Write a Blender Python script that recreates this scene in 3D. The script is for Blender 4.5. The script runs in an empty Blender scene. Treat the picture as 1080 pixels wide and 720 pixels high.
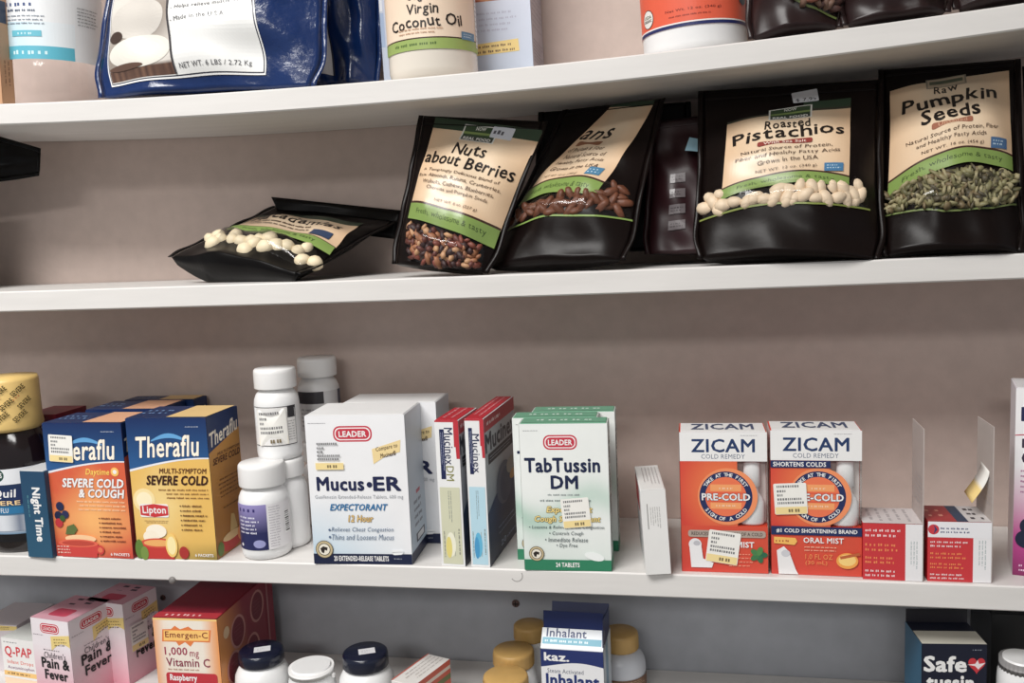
import bpy, bmesh, math, random
from mathutils import Vector, Matrix
random.seed(7)
scene = bpy.context.scene
COL = scene.collection
PI = math.pi

# ---------------------------------------------------------------- camera
CZ = 1.45                      # eye height above the floor
F_PX = 950.0                   # focal length in pixels of the 1080x720 frame
YAW, PITCH, ROLL = -0.19464, -0.11632, -0.04376
CAM = Vector((0, -0.75, CZ))
FW = Vector((math.sin(YAW)*math.cos(PITCH), math.cos(YAW)*math.cos(PITCH), math.sin(PITCH)))
_r = Vector((math.cos(YAW), -math.sin(YAW), 0)); _u = _r.cross(FW)
RT = math.cos(ROLL)*_r + math.sin(ROLL)*_u
UP = -math.sin(ROLL)*_r + math.cos(ROLL)*_u
cam = bpy.data.objects.new('camera', bpy.data.cameras.new('camera')); COL.objects.link(cam)
cam.data.sensor_width = 36; cam.data.lens = 36*F_PX/1080
cam.data.clip_start = 0.02
M = Matrix((RT, UP, -FW)).transposed().to_4x4(); M.translation = CAM
cam.matrix_world = M
scene.camera = cam

# ---------------------------------------------------------------- world, lights, exposure
w = bpy.data.worlds.new('world'); scene.world = w; w.use_nodes = True
w.node_tree.nodes['Background'].inputs[0].default_value = (0.93, 0.96, 1.0, 1)
w.node_tree.nodes['Background'].inputs[1].default_value = 0.35
def area(name, loc, target, sx, sy, power, col=(1, 0.97, 0.93)):
    l = bpy.data.lights.new(name, 'AREA'); l.shape = 'RECTANGLE'; l.size = sx; l.size_y = sy
    l.energy = power; l.color = col
    o = bpy.data.objects.new(name, l); COL.objects.link(o)
    o.location = loc
    o.rotation_euler = (Vector(target)-Vector(loc)).to_track_quat('-Z', 'Y').to_euler()
    return o
LC = (1, .985, .962)
area('ceiling_and_fill_light', (-0.75, -1.05, 2.58), (-0.75, -1.05, 0), 1.2, 0.6, 44, LC)
area('ceiling_and_fill_light', (-0.40, -3.0, 2.58), (-0.40, -3.0, 0), 1.2, 0.6, 40, LC)  # unseen second panel, added as frontal fill for the bays
vs = scene.view_settings
vs.view_transform = 'Standard'; vs.look = 'None'; vs.gamma = 1; vs.use_curve_mapping = False
vs.exposure = 0.0

# ---------------------------------------------------------------- pixel helpers
def ray(px, py):
    return FW*F_PX + RT*(px-540) - UP*(py-360)
def atY(px, py, Y):
    v = ray(px, py); return CAM + v*((Y-CAM.y)/v.y)
def proj(P):
    q = P-CAM; z = q.dot(FW)
    return 540+F_PX*q.dot(RT)/z, 360-F_PX*q.dot(UP)/z
WALL_Y = 0.1527
SHELF = {1: (0.1513, 0.0191, 0.0158), 2: (-0.0304, 0.0195, 0.0019), 3: (-0.2934, 0.0209, -0.0020), 4: (-0.4550, 0.0205, 0.0)}
def shelf_z(i, X):
    z, t, s = SHELF[i]
    u = max(-1.25, min(1.25, (X+0.3)/0.5))
    return CZ + z - s*(1-u*u)
def on(i, px, py):
    v = ray(px, py); z = shelf_z(i, -0.3)
    for _ in range(6):
        P = CAM + v*((z-CAM.z)/v.z); z = shelf_z(i, P.x)
    return P

# ---------------------------------------------------------------- colours and materials
def c(r, g, b):
    f = lambda x: ((x/255)/12.92 if x/255 <= 0.04045 else ((x/255+0.055)/1.055)**2.4)
    return (f(r), f(g), f(b))
def mix(a, b, k):
    k = max(0, min(1, k)); return tuple(x+(y-x)*k for x, y in zip(a, b))
WHITE = c(238, 237, 236); NAVY = c(24, 34, 82); RED = c(200, 30, 52); GREY = c(130, 130, 135); BLACK = c(20, 20, 22)
YELLOW = c(238, 214, 150)
MATS = {}
def mat(name, col=None, rough=0.5, spec=0.5, noise=0.0, scale=60, bump=0.0, coat=0.0, attr=False, stretch=None):
    if name in MATS: return MATS[name]
    m = bpy.data.materials.new(name); m.use_nodes = True
    nt = m.node_tree; b = nt.nodes['Principled BSDF']
    b.inputs['Roughness'].default_value = rough
    b.inputs['Specular IOR Level'].default_value = spec
    if coat: b.inputs['Coat Weight'].default_value = coat; b.inputs['Coat Roughness'].default_value = 0.12
    out = None
    if attr:
        a = nt.nodes.new('ShaderNodeAttribute'); a.attribute_name = 'Col'; hs = nt.nodes.new('ShaderNodeHueSaturation'); hs.inputs['Saturation'].default_value = .95
        nt.links.new(a.outputs['Color'], hs.inputs['Color']); out = hs.outputs['Color']
    tc = nt.nodes.new('ShaderNodeTexCoord'); n = nt.nodes.new('ShaderNodeTexNoise')
    n.inputs['Scale'].default_value = scale; n.inputs['Detail'].default_value = 5
    if stretch:
        mp = nt.nodes.new('ShaderNodeMapping'); mp.inputs['Scale'].default_value = stretch
        nt.links.new(tc.outputs['Object'], mp.inputs['Vector']); nt.links.new(mp.outputs['Vector'], n.inputs['Vector'])
    else:
        nt.links.new(tc.outputs['Object'], n.inputs['Vector'])
    if noise or attr:
        mr = nt.nodes.new('ShaderNodeMapRange'); mr.inputs[3].default_value = 1-noise; mr.inputs[4].default_value = 1+noise
        mr.inputs[1].default_value = 0.25; mr.inputs[2].default_value = 0.75
        nt.links.new(n.outputs['Fac'], mr.inputs[0])
        mx = nt.nodes.new('ShaderNodeVectorMath'); mx.operation = 'MULTIPLY'
        if out is None:
            rgb = nt.nodes.new('ShaderNodeRGB'); rgb.outputs[0].default_value = (*col, 1); out = rgb.outputs[0]
        nt.links.new(out, mx.inputs[0]); nt.links.new(mr.outputs[0], mx.inputs[1])
        nt.links.new(mx.outputs[0], b.inputs['Base Color'])
    else:
        b.inputs['Base Color'].default_value = (*col, 1)
    if bump:
        bp = nt.nodes.new('ShaderNodeBump'); bp.inputs['Strength'].default_value = bump; bp.inputs['Distance'].default_value = 0.002
        nt.links.new(n.outputs['Fac'], bp.inputs['Height']); nt.links.new(bp.outputs[0], b.inputs['Normal'])
    MATS[name] = m; return m
def clear(name, tint=(1, 1, 1), opac=0.12, rough=0.06):
    if name in MATS: return MATS[name]
    m = bpy.data.materials.new(name); m.use_nodes = True; nt = m.node_tree
    nt.nodes.remove(nt.nodes['Principled BSDF'])
    t = nt.nodes.new('ShaderNodeBsdfTransparent'); t.inputs[0].default_value = (*tint, 1)
    g = nt.nodes.new('ShaderNodeBsdfGlossy'); g.inputs['Roughness'].default_value = rough
    lf = nt.nodes.new('ShaderNodeLayerWeight'); lf.inputs['Blend'].default_value = .5
    lw = nt.nodes.new('ShaderNodeMath'); lw.operation = 'POWER'; lw.inputs[1].default_value = 4; nt.links.new(lf.outputs['Facing'], lw.inputs[0])
    ad = nt.nodes.new('ShaderNodeMath'); ad.operation = 'ADD'; ad.inputs[1].default_value = opac; ad.use_clamp = True
    mx = nt.nodes.new('ShaderNodeMixShader')
    nt.links.new(lw.outputs[0], ad.inputs[0]); nt.links.new(ad.outputs[0], mx.inputs[0])
    nt.links.new(t.outputs[0], mx.inputs[1]); nt.links.new(g.outputs[0], mx.inputs[2])
    nt.links.new(mx.outputs[0], nt.nodes['Material Output'].inputs[0])
    MATS[name] = m; return m
PRINT = mat('printed_card', rough=0.38, spec=0.45, noise=0.025, scale=40, attr=True)
FILMPRINT = mat('printed_film', rough=0.30, spec=0.5, noise=0.03, scale=30, attr=True)
PAPER = mat('sticker_paper', rough=0.6, spec=0.3, noise=0.02, scale=80, attr=True)
WHITEPL = mat('white_plastic', c(236, 236, 236), 0.32, 0.5, 0.01, 40)
POUCH = mat('dark_brown_pouch_film', c(18, 11, 10), 0.30, 0.16, 0.15, 25, 0.25)
POUCHBLK = mat('black_pouch_film', c(10, 8, 8), 0.32, 0.16, 0.10, 25, 0.25)

# ---------------------------------------------------------------- object helpers
def tag(o, label=None, cat=None, group=None, kind=None):
    if label: o['label'] = label
    if cat: o['category'] = cat
    if group: o['group'] = group
    if kind: o['kind'] = kind
    return o
def empty(name, loc, label, cat, group=None, rz=0, ry=0, rx=0):
    o = bpy.data.objects.new(name, None); COL.objects.link(o); o.empty_display_size = 0.02
    o.location = loc; o.rotation_euler = (rx, ry, rz)
    return tag(o, label, cat, group)
def mesh_obj(name, verts, faces, m, parent=None, cols=None, smooth=False, label=None):
    me = bpy.data.meshes.new(name); me.from_pydata([tuple(v) for v in verts], [], faces)
    if cols:
        a = me.color_attributes.new('Col', 'FLOAT_COLOR', 'POINT')
        flat = []
        for k in cols: flat += [k[0], k[1], k[2], 1.0]
        a.data.foreach_set('color', flat)
    me.materials.append(m)
    if smooth: me.polygons.foreach_set('use_smooth', [True]*len(me.polygons))
    me.update()
    o = bpy.data.objects.new(name, me); COL.objects.link(o); o.parent = parent
    if label: o['label'] = label
    return o
def bm_obj(name, bm, m, parent=None, smooth=False, label=None):
    me = bpy.data.meshes.new(name); bmesh.ops.recalc_face_normals(bm, faces=bm.faces); bm.to_mesh(me); bm.free(); me.materials.append(m)
    if smooth: me.polygons.foreach_set('use_smooth', [True]*len(me.polygons))
    o = bpy.data.objects.new(name, me); COL.objects.link(o); o.parent = parent
    if label: o['label'] = label
    return o
def add_box(bm, x0, x1, y0, y1, z0, z1, bev=0.0, mtx=None):
    r = bmesh.ops.create_cube(bm, size=1)
    for v in r['verts']:
        v.co = Vector((x0+(v.co.x+.5)*(x1-x0), y0+(v.co.y+.5)*(y1-y0), z0+(v.co.z+.5)*(z1-z0)))
        if mtx: v.co = mtx @ v.co
    if bev:
        es = list({e for v in r['verts'] for e in v.link_edges})
        bmesh.ops.bevel(bm, geom=es, offset=bev, segments=2, affect='EDGES', profile=0.5)
def lathe(name, prof, m, parent, seg=40, knurl=None, loc=(0, 0, 0), label=None, ell=(1, 1), smooth=True):
    vs_, fs = [], []
    n = len(prof)
    for i in range(seg):
        a = 2*PI*i/seg
        for j, (r, z) in enumerate(prof):
            k = 1
            if knurl and knurl[0] <= j <= knurl[1]: k = 1 - knurl[2]*(i % 2)
            vs_.append((loc[0]+r*k*math.cos(a)*ell[0], loc[1]+r*k*math.sin(a)*ell[1], loc[2]+z))
    for i in range(seg):
        for j in range(n-1):
            a, b = i*n+j, ((i+1) % seg)*n+j
            fs.append((a, b, b+1, a+1))
    if prof[0][0] > 1e-6: fs.append([i*n for i in range(seg)][::-1])
    if prof[-1][0] > 1e-6: fs.append([i*n+n-1 for i in range(seg)])
    o = mesh_obj(name, vs_, fs, m, parent, smooth=smooth, label=label)
    if smooth:
        for p in o.data.polygons:
            if len(p.vertices) > 4: p.use_smooth = False
    return o

# ---------------------------------------------------------------- printing on faces
_tc = {}
def glyphs(body, bold, shear):
    if bold < .009: bold = 0.0
    k = (body, bold, shear)
    if k in _tc: return _tc[k]
    if bold:
        # heavier strokes: the same letters set several times a hair apart
        v0, f0 = glyphs(body, 0.0, shear); vs_, fs = [], []
        for (dx, dy) in ((0, 0), (1, .6), (-1, .6), (1, -.6), (-1, -.6), (0, 1), (0, -1)) if bold > .011 else ((.7, 0), (-.7, 0)):
            b = len(vs_); k0 = b/len(v0)*5e-6; vs_ += [(p[0]+dx*bold, p[1]+dy*bold, k0) for p in v0]; fs += [tuple(b+i for i in f) for f in f0]
        _tc[k] = (vs_, fs); return _tc[k]
    cu = bpy.data.curves.new('t', 'FONT'); cu.body = body; cu.shear = shear; cu.resolution_u = 2
    cu.space_character = 1.06
    ob = bpy.data.objects.new('t', cu)
    me = bpy.data.meshes.new_from_object(ob)
    vs_ = [(v.co.x, v.co.y, 0.0) for v in me.vertices]; fs = [tuple(p.vertices) for p in me.polygons]
    bpy.data.objects.remove(ob); bpy.data.curves.remove(cu); bpy.data.meshes.remove(me)
    _tc[k] = (vs_, fs); return _tc[k]
class Face:
    def __init__(s, fn, w, h, nu=1, nv=1):
        s.fn, s.w, s.h, s.nu, s.nv = fn, w, h, nu, nv
STEP = 0.00004
class Print:
    def __init__(s, face, base=0.00025):
        s.f = face; s.off = base; s.step = STEP if face.nu == 1 else .00006; s.v = []; s.p = []; s.c = []
    def _add(s, pts, faces, col):
        b = len(s.v)
        for q in pts:
            s.v.append(s.f.fn(q[0], q[1], s.off+(q[2] if len(q) > 2 else 0))); s.c.append(col(q[0], q[1]) if callable(col) else col)
        s.p += [tuple(b+i for i in f) for f in faces]
    def up(s): s.off += s.step
    def rect(s, s0, t0, s1, t1, col, nu=None, nv=None, tilt=0):
        s.up()
        nu = nu or max(s.f.nu if s.f.nu == 1 else max(2, int(s.f.nu*abs(s1-s0)+.9)), 8 if callable(col) else 1)
        nv = nv or max(s.f.nv if s.f.nv == 1 else max(2, int(s.f.nv*abs(t1-t0)+.9)), 8 if callable(col) else 1)
        if s.f.nu > 1: nu = max(nu, int(s.f.nu*abs(s1-s0)+.9)); nv = max(nv, int(s.f.nv*abs(t1-t0)+.9))
        pts = [s.rot(s0+(s1-s0)*i/nu, t0+(t1-t0)*j/nv, (s0+s1)/2, (t0+t1)/2, tilt) for j in range(nv+1) for i in range(nu+1)]
        fs = [(j*(nu+1)+i, (j+1)*(nu+1)+i, (j+1)*(nu+1)+i+1, j*(nu+1)+i+1) for j in range(nv) for i in range(nu)]
        s._add(pts, fs, col)
    def rot(s, a, b, ca, cb, deg):
        if not deg: return (a, b)
        x, y = (a-ca)*s.f.w, -(b-cb)*s.f.h; k = math.radians(deg)
        x, y = x*math.cos(k)-y*math.sin(k), x*math.sin(k)+y*math.cos(k)
        return (ca+x/s.f.w, cb-y/s.f.h)
    def poly(s, pts, col, up=True):
        if up: s.up()
        if s.f.nu > 1 and len(pts) > 4:
            n = len(pts); cx = sum(p[0] for p in pts)/n; cy = sum(p[1] for p in pts)/n; Q = [(cx, cy)]; fs = []
            for k in range(1, 7): Q += [(cx+(p[0]-cx)*k/6, cy+(p[1]-cy)*k/6) for p in pts]
            for i in range(n):
                j = (i+1) % n; fs.append((0, 1+i, 1+j))
                for k in range(5): fs.append((1+k*n+i, 1+(k+1)*n+i, 1+(k+1)*n+j, 1+k*n+j))
            s._add(Q, fs, col)
        else: s._add(pts, [tuple(range(len(pts)))], col)
    def ellipse(s, cs, ct, rs, rt, col, n=24, tilt=0):
        s.poly([s.rot(cs+rs*math.cos(2*PI*i/n), ct-rt*math.sin(2*PI*i/n), cs, ct, tilt) for i in range(n)], col)
    def disc(s, cs, ct, r, col, n=28): s.ellipse(cs, ct, r/s.f.w, r/s.f.h, col, n)
    def rrect(s, s0, t0, s1, t1, rad, col, tilt=0):
        ra, rb = rad/s.f.w, rad/s.f.h; pts = []
        for (ca, cb, a0) in ((s1-ra, t0+rb, 0), (s0+ra, t0+rb, 90), (s0+ra, t1-rb, 180), (s1-ra, t1-rb, 270)):
            for k in range(6):
                a = math.radians(a0+k*18); pts.append(s.rot(ca+ra*math.cos(a), cb-rb*math.sin(a), (s0+s1)/2, (t0+t1)/2, tilt))
        s.poly(pts, col)
    def band(s, f0, f1, s0, s1, col, n=16, m=1):
        s.up(); pts = []
        if s.f.nu > 1: n = max(n, int(s.f.nu*abs(s1-s0)+.9)); m = max(m, 3)
        for j in range(m+1):
            for i in range(n+1):
                a = s0+(s1-s0)*i/n; pts.append((a, f0(a)+(f1(a)-f0(a))*j/m))
        fs = [(j*(n+1)+i, (j+1)*(n+1)+i, (j+1)*(n+1)+i+1, j*(n+1)+i+1) for j in range(m) for i in range(n)]
        s._add(pts, fs, col)
    def text(s, body, s0, t0, s1, t1, col, bold=0.0, shear=0.0, rot=0, tilt=0, outline=None, ow=0.02, warp=None):
        if outline is not None:
            s.text(body, s0, t0, s1, t1, outline, bold+ow, shear, rot, tilt, warp=warp)
        s.up(); vs_, fs = glyphs(body, bold, shear)
        v0, _ = glyphs(body, 0.0, shear)
        xs = [v[0] for v in v0]; ys = [v[1] for v in v0]
        x0, x1, y0, y1 = min(xs), max(xs), min(ys), max(ys)
        pts = []
        for x, y, z in vs_:
            a, b = (x-x0)/(x1-x0), (y-y0)/max(1e-6, y1-y0)
            if rot == 0: q = (s0+a*(s1-s0), t1-b*(t1-t0))
            elif rot == -90: q = (s0+b*(s1-s0), t0+a*(t1-t0))
            else: q = (s1-b*(s1-s0), t1-a*(t1-t0))
            q = s.rot(q[0], q[1], (s0+s1)/2, (t0+t1)/2, tilt)
            if warp: q = (q[0], q[1]+warp(q[0]))
            pts.append((q[0], q[1], z))
        s._add(pts, fs, col)
    def hand(s, body, s0, t0, s1, t1, col, seed=1, tilt=0, warp=None, bold=0.012, amp=1.0):
        # marker-pen lettering: every letter set a little askew
        s.up(); rnd = random.Random(seed); x = 0; V = []; Fc = []
        for ch in body:
            if ch == ' ': x += 0.30; continue
            vs_, fs = glyphs(ch, bold, 0.0)
            xs = [v[0] for v in vs_]; x0, x1 = min(xs), max(xs)
            a = rnd.uniform(-.12, .12)*amp; dy = rnd.uniform(-.05, .05)*amp; k = rnd.uniform(.92, 1.1)
            b = len(V); cx = (x0+x1)/2
            for (vx, vy, vz) in vs_:
                u, v = (vx-cx)*k, vy*k
                V.append((x+(x1-x0)/2*k+u*math.cos(a)-(v-.3)*math.sin(a), .3+u*math.sin(a)+(v-.3)*math.cos(a)+dy, vz))
            Fc += [tuple(b+i for i in f) for f in fs]
            x += (x1-x0)*k+0.085
        xs = [v[0] for v in V]; ys = [v[1] for v in V]; x0, x1, y0, y1 = min(xs), max(xs), min(ys), max(ys)
        pts = []
        for vx, vy, vz in V:
            q = s.rot(s0+(vx-x0)/(x1-x0)*(s1-s0), t1-(vy-y0)/(y1-y0)*(t1-t0), (s0+s1)/2, (t0+t1)/2, tilt)
            if warp: q = (q[0], q[1]+warp(q[0]))
            pts.append((q[0], q[1], vz))
        s._add(pts, Fc, col)
    def lines(s, s0, t0, s1, t1, n, col, seed=1, fill=0.5, just='l', tilt=0, rot=0, word=(.03, .10), warp=None):
        # small print too fine to read: rows of word-sized strokes
        s.up(); rnd = random.Random(seed); L = (s1-s0) if not rot else (t1-t0)
        ww = s.f.w if not rot else s.f.h
        for i in range(n):
            if not rot: y = t0+(t1-t0)*(i+.5)/n; hh = (t1-t0)/n*fill/2
            else: y = s0+(s1-s0)*(i+.5)/n; hh = (s1-s0)/n*fill/2
            tot = L*rnd.uniform(.72, 1.0); x = 0 if just == 'l' else (L-tot)/2 if just == 'c' else L-tot
            end = x+tot
            lw = max(2*hh*(s.f.h/s.f.w if not rot else s.f.w/s.f.h)*.75, L*.006)
            wend = x+rnd.uniform(*word)*L*1.4
            while x < end-L*.01:
                if x > wend: x += lw*.9; wend = x+rnd.uniform(*word)*L*1.4; continue
                a0, a1 = x, min(x+lw*rnd.uniform(.55, .8), end); e0 = hh*rnd.choice((1, .65, .65, .65)); e1 = hh*rnd.choice((1, .8, .8))
                if not rot: q = [(s0+a0, y-e0), (s0+a1, y-e0), (s0+a1, y+e1), (s0+a0, y+e1)]
                else: q = [(y-e1, t0+a0), (y-e1, t0+a1), (y+e0, t0+a1), (y+e0, t0+a0)]
                q = [s.rot(a, b, (s0+s1)/2, (t0+t1)/2, tilt) for a, b in q]
                if warp: q = [(a, b+warp(a)) for a, b in q]
                s._add(q, [(0, 3, 2, 1)], col); x += lw
    def arctext(s, body, cs, ct, r, a0, a1, size, col, bold=0.02, inside=False):
        s.up(); n = len(body)
        for i, ch in enumerate(body):
            if ch == ' ': continue
            a = math.radians(a0+(a1-a0)*(i+.5)/n); vs_, fs = glyphs(ch, bold, 0)
            xs = [v[0] for v in vs_]; cx = (min(xs)+max(xs))/2
            pts = []
            for vx, vy, vz in vs_:
                x, y = (vx-cx)*size, (vy-.35)*size
                if inside: rr = r-y; ang = a+x/r
                else: rr = r+y; ang = a-x/r
                pts.append((cs+rr*math.cos(ang)/s.f.w, ct-rr*math.sin(ang)/s.f.h, vz))
            s._add(pts, fs, col)
    def build(s, name, parent, m=None, label=None):
        return mesh_obj(name, s.v, s.p, m or PRINT, parent, s.c, label=label)
def leader(P, s0, t0, s1, t1, tilt=0, m=1.0):
    h = (t1-t0)*P.f.h; w_ = (s1-s0)*P.f.w
    P.rrect(s0, t0, s1, t1, h*.42, c(196, 26, 56), tilt)
    e = h*.10; P.rrect(s0+e/P.f.w, t0+e/P.f.h, s1-e/P.f.w, t1-e/P.f.h, h*.34, c(245, 240, 240), tilt)
    e = h*.17; P.rrect(s0+e/P.f.w, t0+e/P.f.h, s1-e/P.f.w, t1-e/P.f.h, h*.30, c(196, 26, 56), tilt)
    P.text('LEADER', s0+(s1-s0)*.15, t0+(t1-t0)*.33, s0+(s1-s0)*.85, t0+(t1-t0)*.68, WHITE, .03 if w_ > .025 else .009, tilt=tilt)
def emblem(P, cs, ct, r):
    P.disc(cs, ct, r, c(70, 62, 48)); P.disc(cs, ct, r*.93, c(196, 178, 138)); P.disc(cs, ct, r*.70, c(60, 55, 48)); P.disc(cs, ct, r*.62, c(235, 228, 212))
    k = r/P.f.w; q = r/P.f.h
    P.poly([(cs-.45*k, ct-.1*q), (cs-.1*k, ct-.35*q), (cs+.4*k, ct-.2*q), (cs+.3*k, ct+.15*q), (cs+.05*k, ct+.05*q), (cs-.05*k, ct+.45*q), (cs-.3*k, ct+.35*q)], c(45, 38, 34))
def sticker(face, s0, t0, s1, t1, parent, tilt=0, base=0.0016, seed=1, strip=True, clearbg=False):
    P = Print(face, base)
    if not clearbg: P.rrect(s0, t0, s1, t1, .0012, c(240, 238, 232), tilt)
    w_, h_ = s1-s0, t1-t0
    yb = t0+h_*.70
    cs, ct = (s0+s1)/2, (t0+t1)/2
    def q(a, b): return P.rot(s0+w_*a, t0+h_*b, cs, ct, tilt)
    if strip:
        P.poly([q(.02, .76), q(.98, .76), q(.98, .99), q(.02, .99)], c(240, 216, 150))
    P.up(); rnd = random.Random(seed)
    rows = [(.10, .75), (.25, .35), (.38, .25), (.51, .85), (.63, .85)]
    for (b, L) in rows:
        a = .10
        while a < L:
            d = rnd.uniform(.03, .06); P._add([q(a, b-.035), q(a+d, b-.035), q(a+d, b+.035), q(a, b+.035)], [(0, 3, 2, 1)], c(120, 120, 122)); a += d+.025
    if strip:
        for a in (.42, .50, .62, .70): P._add([q(a, .83), q(a+.055, .83), q(a+.055, .93), q(a, .93)], [(0, 3, 2, 1)], c(120, 105, 75))
    return P.build('price_sticker', parent, PAPER, 'small white price sticker with a pale yellow strip')

# ---------------------------------------------------------------- cartons
class Carton:
    def __init__(s, name, label, cat, A, yaw, w_, h, d, col, group=None, roll=0, flap=None, body=True, bname='carton_body', rough=0.42):
        s.w, s.h, s.d = w_, h, d
        ctr = A + Vector((math.cos(yaw), math.sin(yaw), 0))*w_/2 + Vector((-math.sin(yaw), math.cos(yaw), 0))*d/2
        s.root = empty(name, ctr, label, cat, group, rz=yaw, ry=roll)
        s.col = col
        m = mat('card_%02x%02x%02x' % tuple(int(min(1, x)**(1/2.2)*255) for x in col), col, rough, 0.45, 0.02, 50)
        s.m = m
        if body:
            bm = bmesh.new(); add_box(bm, -w_/2, w_/2, -d/2, d/2, 0, h, 0.0005); bm_obj(bname, bm, m, s.root)
        if flap:
            bm = bmesh.new(); add_box(bm, -w_/2+.001, w_/2-.001, -d/2-.0002, d/2-.003, h-.0001, h+.0006, 0.0002)
            bm_obj('top_flap', bm, mat('card_%02x%02x%02x' % tuple(int(min(1, x)**(1/2.2)*255) for x in flap), flap, rough, 0.45, 0.02, 50), s.root)
        s.toff = .0006 if flap else 0
    def face(s, k):
        w_, h, d = s.w, s.h, s.d
        if k == 'front': return Face(lambda a, b, o: (-w_/2+a*w_, -d/2-o, h*(1-b)), w_, h)
        if k == 'right': return Face(lambda a, b, o: (w_/2+o, -d/2+a*d, h*(1-b)), d, h)
        if k == 'left': return Face(lambda a, b, o: (-w_/2-o, d/2-a*d, h*(1-b)), d, h)
        if k == 'top': return Face(lambda a, b, o: (-w_/2+a*w_, d/2-b*d, h+o+s.toff), w_, d)
def box3(shelf, bl, br, top):
    """width, height, yaw and corner of a carton whose base front edge is seen at pixels bl-br"""
    A = on(shelf, *bl); B = on(shelf, *br)
    yaw = math.atan2(B.y-A.y, B.x-A.x); w_ = math.hypot(B.x-A.x, B.y-A.y)
    v = ray(*top); P = CAM+v*((A.y-CAM.y)/v.y)
    A.z = shelf_z(shelf, (A.x+B.x)/2)+.0002
    return A, yaw, w_, P.z-A.z
def boxY(shelf, xl, xr, ytop, Y, yaw=0.0, base=None):
    """the same from the pixels of the front TOP edge, its depth Y and yaw; base is the shelf"""
    A = atY(xl, ytop, Y); zt = A.z
    # intersect vertical plane of column xr (at that height) with the line from A along yaw
    lo, hi = 0.0, 1.0
    for _ in range(50):
        md = (lo+hi)/2; P = A+Vector((math.cos(yaw), math.sin(yaw), 0))*md
        if proj(P)[0] < xr: lo = md
        else: hi = md
    w_ = lo
    zb = shelf_z(shelf, A.x+w_/2)+.0002
    return Vector((A.x, A.y, zb)), yaw, w_, zt-zb
def depth_to(A, yaw, w_, h, px, side='right'):
    lo, hi = 0.0, 0.3
    C = A + Vector((math.cos(yaw), math.sin(yaw), 0))*(w_ if side == 'right' else 0) + Vector((0, 0, h))
    x0 = proj(C)[0]
    for _ in range(50):
        md = (lo+hi)/2; P = C+Vector((-math.sin(yaw), math.cos(yaw), 0))*md
        if proj(P)[0] < px: lo = md
        else: hi = md
    return lo

# ================================================================ SETTING
WALLM = mat('taupe_wall_paint', c(202, 184, 175), 0.75, 0.25, 0.05, 70, 0.25)
SHELFM = mat('white_shelf_paint', c(220, 217, 214), 0.42, 0.4, 0.05, 9, 0.15, stretch=(1, 8, 8))
def struct(name, x0, x1, y0, y1, z0, z1, m):
    bm = bmesh.new(); add_box(bm, x0, x1, y0, y1, z0, z1); return tag(bm_obj(name, bm, m), kind='structure')
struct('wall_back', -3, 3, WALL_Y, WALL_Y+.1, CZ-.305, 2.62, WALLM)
struct('wall_back_lower', -3, 3, WALL_Y, WALL_Y+.1, 0, CZ-.305, mat('grey_lower_wall', c(170, 172, 178), .75, .25, .07, 40, .25))  # wall below the third shelf, darker and cooler grey than above
struct('floor', -3, 3, -5, WALL_Y, -.05, 0, mat('grey_floor', c(150, 146, 140), .5, .4, .05, 8))
struct('ceiling', -3, 3, -5, WALL_Y, 2.62, 2.67, mat('white_ceiling', c(225, 223, 218), .8, .2, .02, 8))
def shelf_board(i, label):
    z, t, s = SHELF[i]; N = 70; x0, x1 = -1.7, 1.25; vs_, fs = [], []
    yb = WALL_Y-.0015
    e = .0012
    sec = [(e, 0), (yb, 0), (yb, -t), (e, -t), (0, -t+e), (0, -e)]
    for k in range(N+1):
        X = x0+(x1-x0)*k/N
        for (y, dz) in sec: vs_.append((X, y, shelf_z(i, X)+dz))
    n = len(sec)
    for k in range(N):
        for j in range(n):
            a = k*n+j; b = k*n+(j+1) % n; fs.append((a, a+n, b+n, b))
    fs.append(tuple(range(n))); fs.append(tuple(N*n+j for j in range(n))[::-1])
    o = mesh_obj('shelf_board', vs_, fs, SHELFM)
    return tag(o, label, 'shelf')
sh = {1: shelf_board(1, 'long bowed white shelf board carrying blue salt bags and an orange tub'),
      2: shelf_board(2, 'white shelf board carrying the dark nut and seed pouches'),
      3: shelf_board(3, 'white shelf board carrying the row of cold remedy boxes'),
      4: shelf_board(4, 'lowest white shelf board carrying vitamin boxes and capped bottles')}
def screw(px, py, r, colr, label, name='wall_screw'):
    P = atY(px, py, WALL_Y); o = empty(name, P, label, 'screw')
    vs_ = lathe('screw_head', [(r, 0), (r, .0008), (r*.7, .0018), (.0001, .002)], mat('screw_metal', colr, .45, .5, .1, 300), o, 16)
    vs_.rotation_euler = (PI/2, 0, 0)
    bm = bmesh.new(); add_box(bm, -r*.7, r*.7, -.0024, -.0019, -r*.12, r*.12); add_box(bm, -r*.12, r*.12, -.0024, -.0019, -r*.7, r*.7)
    bm_obj('screw_slot', bm, mat('slot_black', c(25, 22, 20), .7), o)
screw(544, 636, .0042, c(98, 72, 66), 'brown screw head in the wall above the gold capped bottles')
screw(172, 630, .0034, c(46, 40, 42), 'dark screw head in the wall above the raspberry vitamin box')
P = atY(182, 611.5, 0.0); o = empty('nail', P, 'dull grey nail head under the front edge of the cold remedy shelf', 'nail')
h_ = lathe('nail_head', [(.0036, 0), (.0036, .001), (.002, .0024), (.0001, .0028)], mat('nail_grey', c(120, 116, 114), .5), o, 16); h_.rotation_euler = (PI/2, 0, 0)
P = atY(545, 607, 0); f_ = Face(lambda a, b, o: (P.x+(a-.5)*.012, -.0001-o, P.z-(b-.5)*.012), .012, .012)
pr = Print(f_, 0); 
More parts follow.
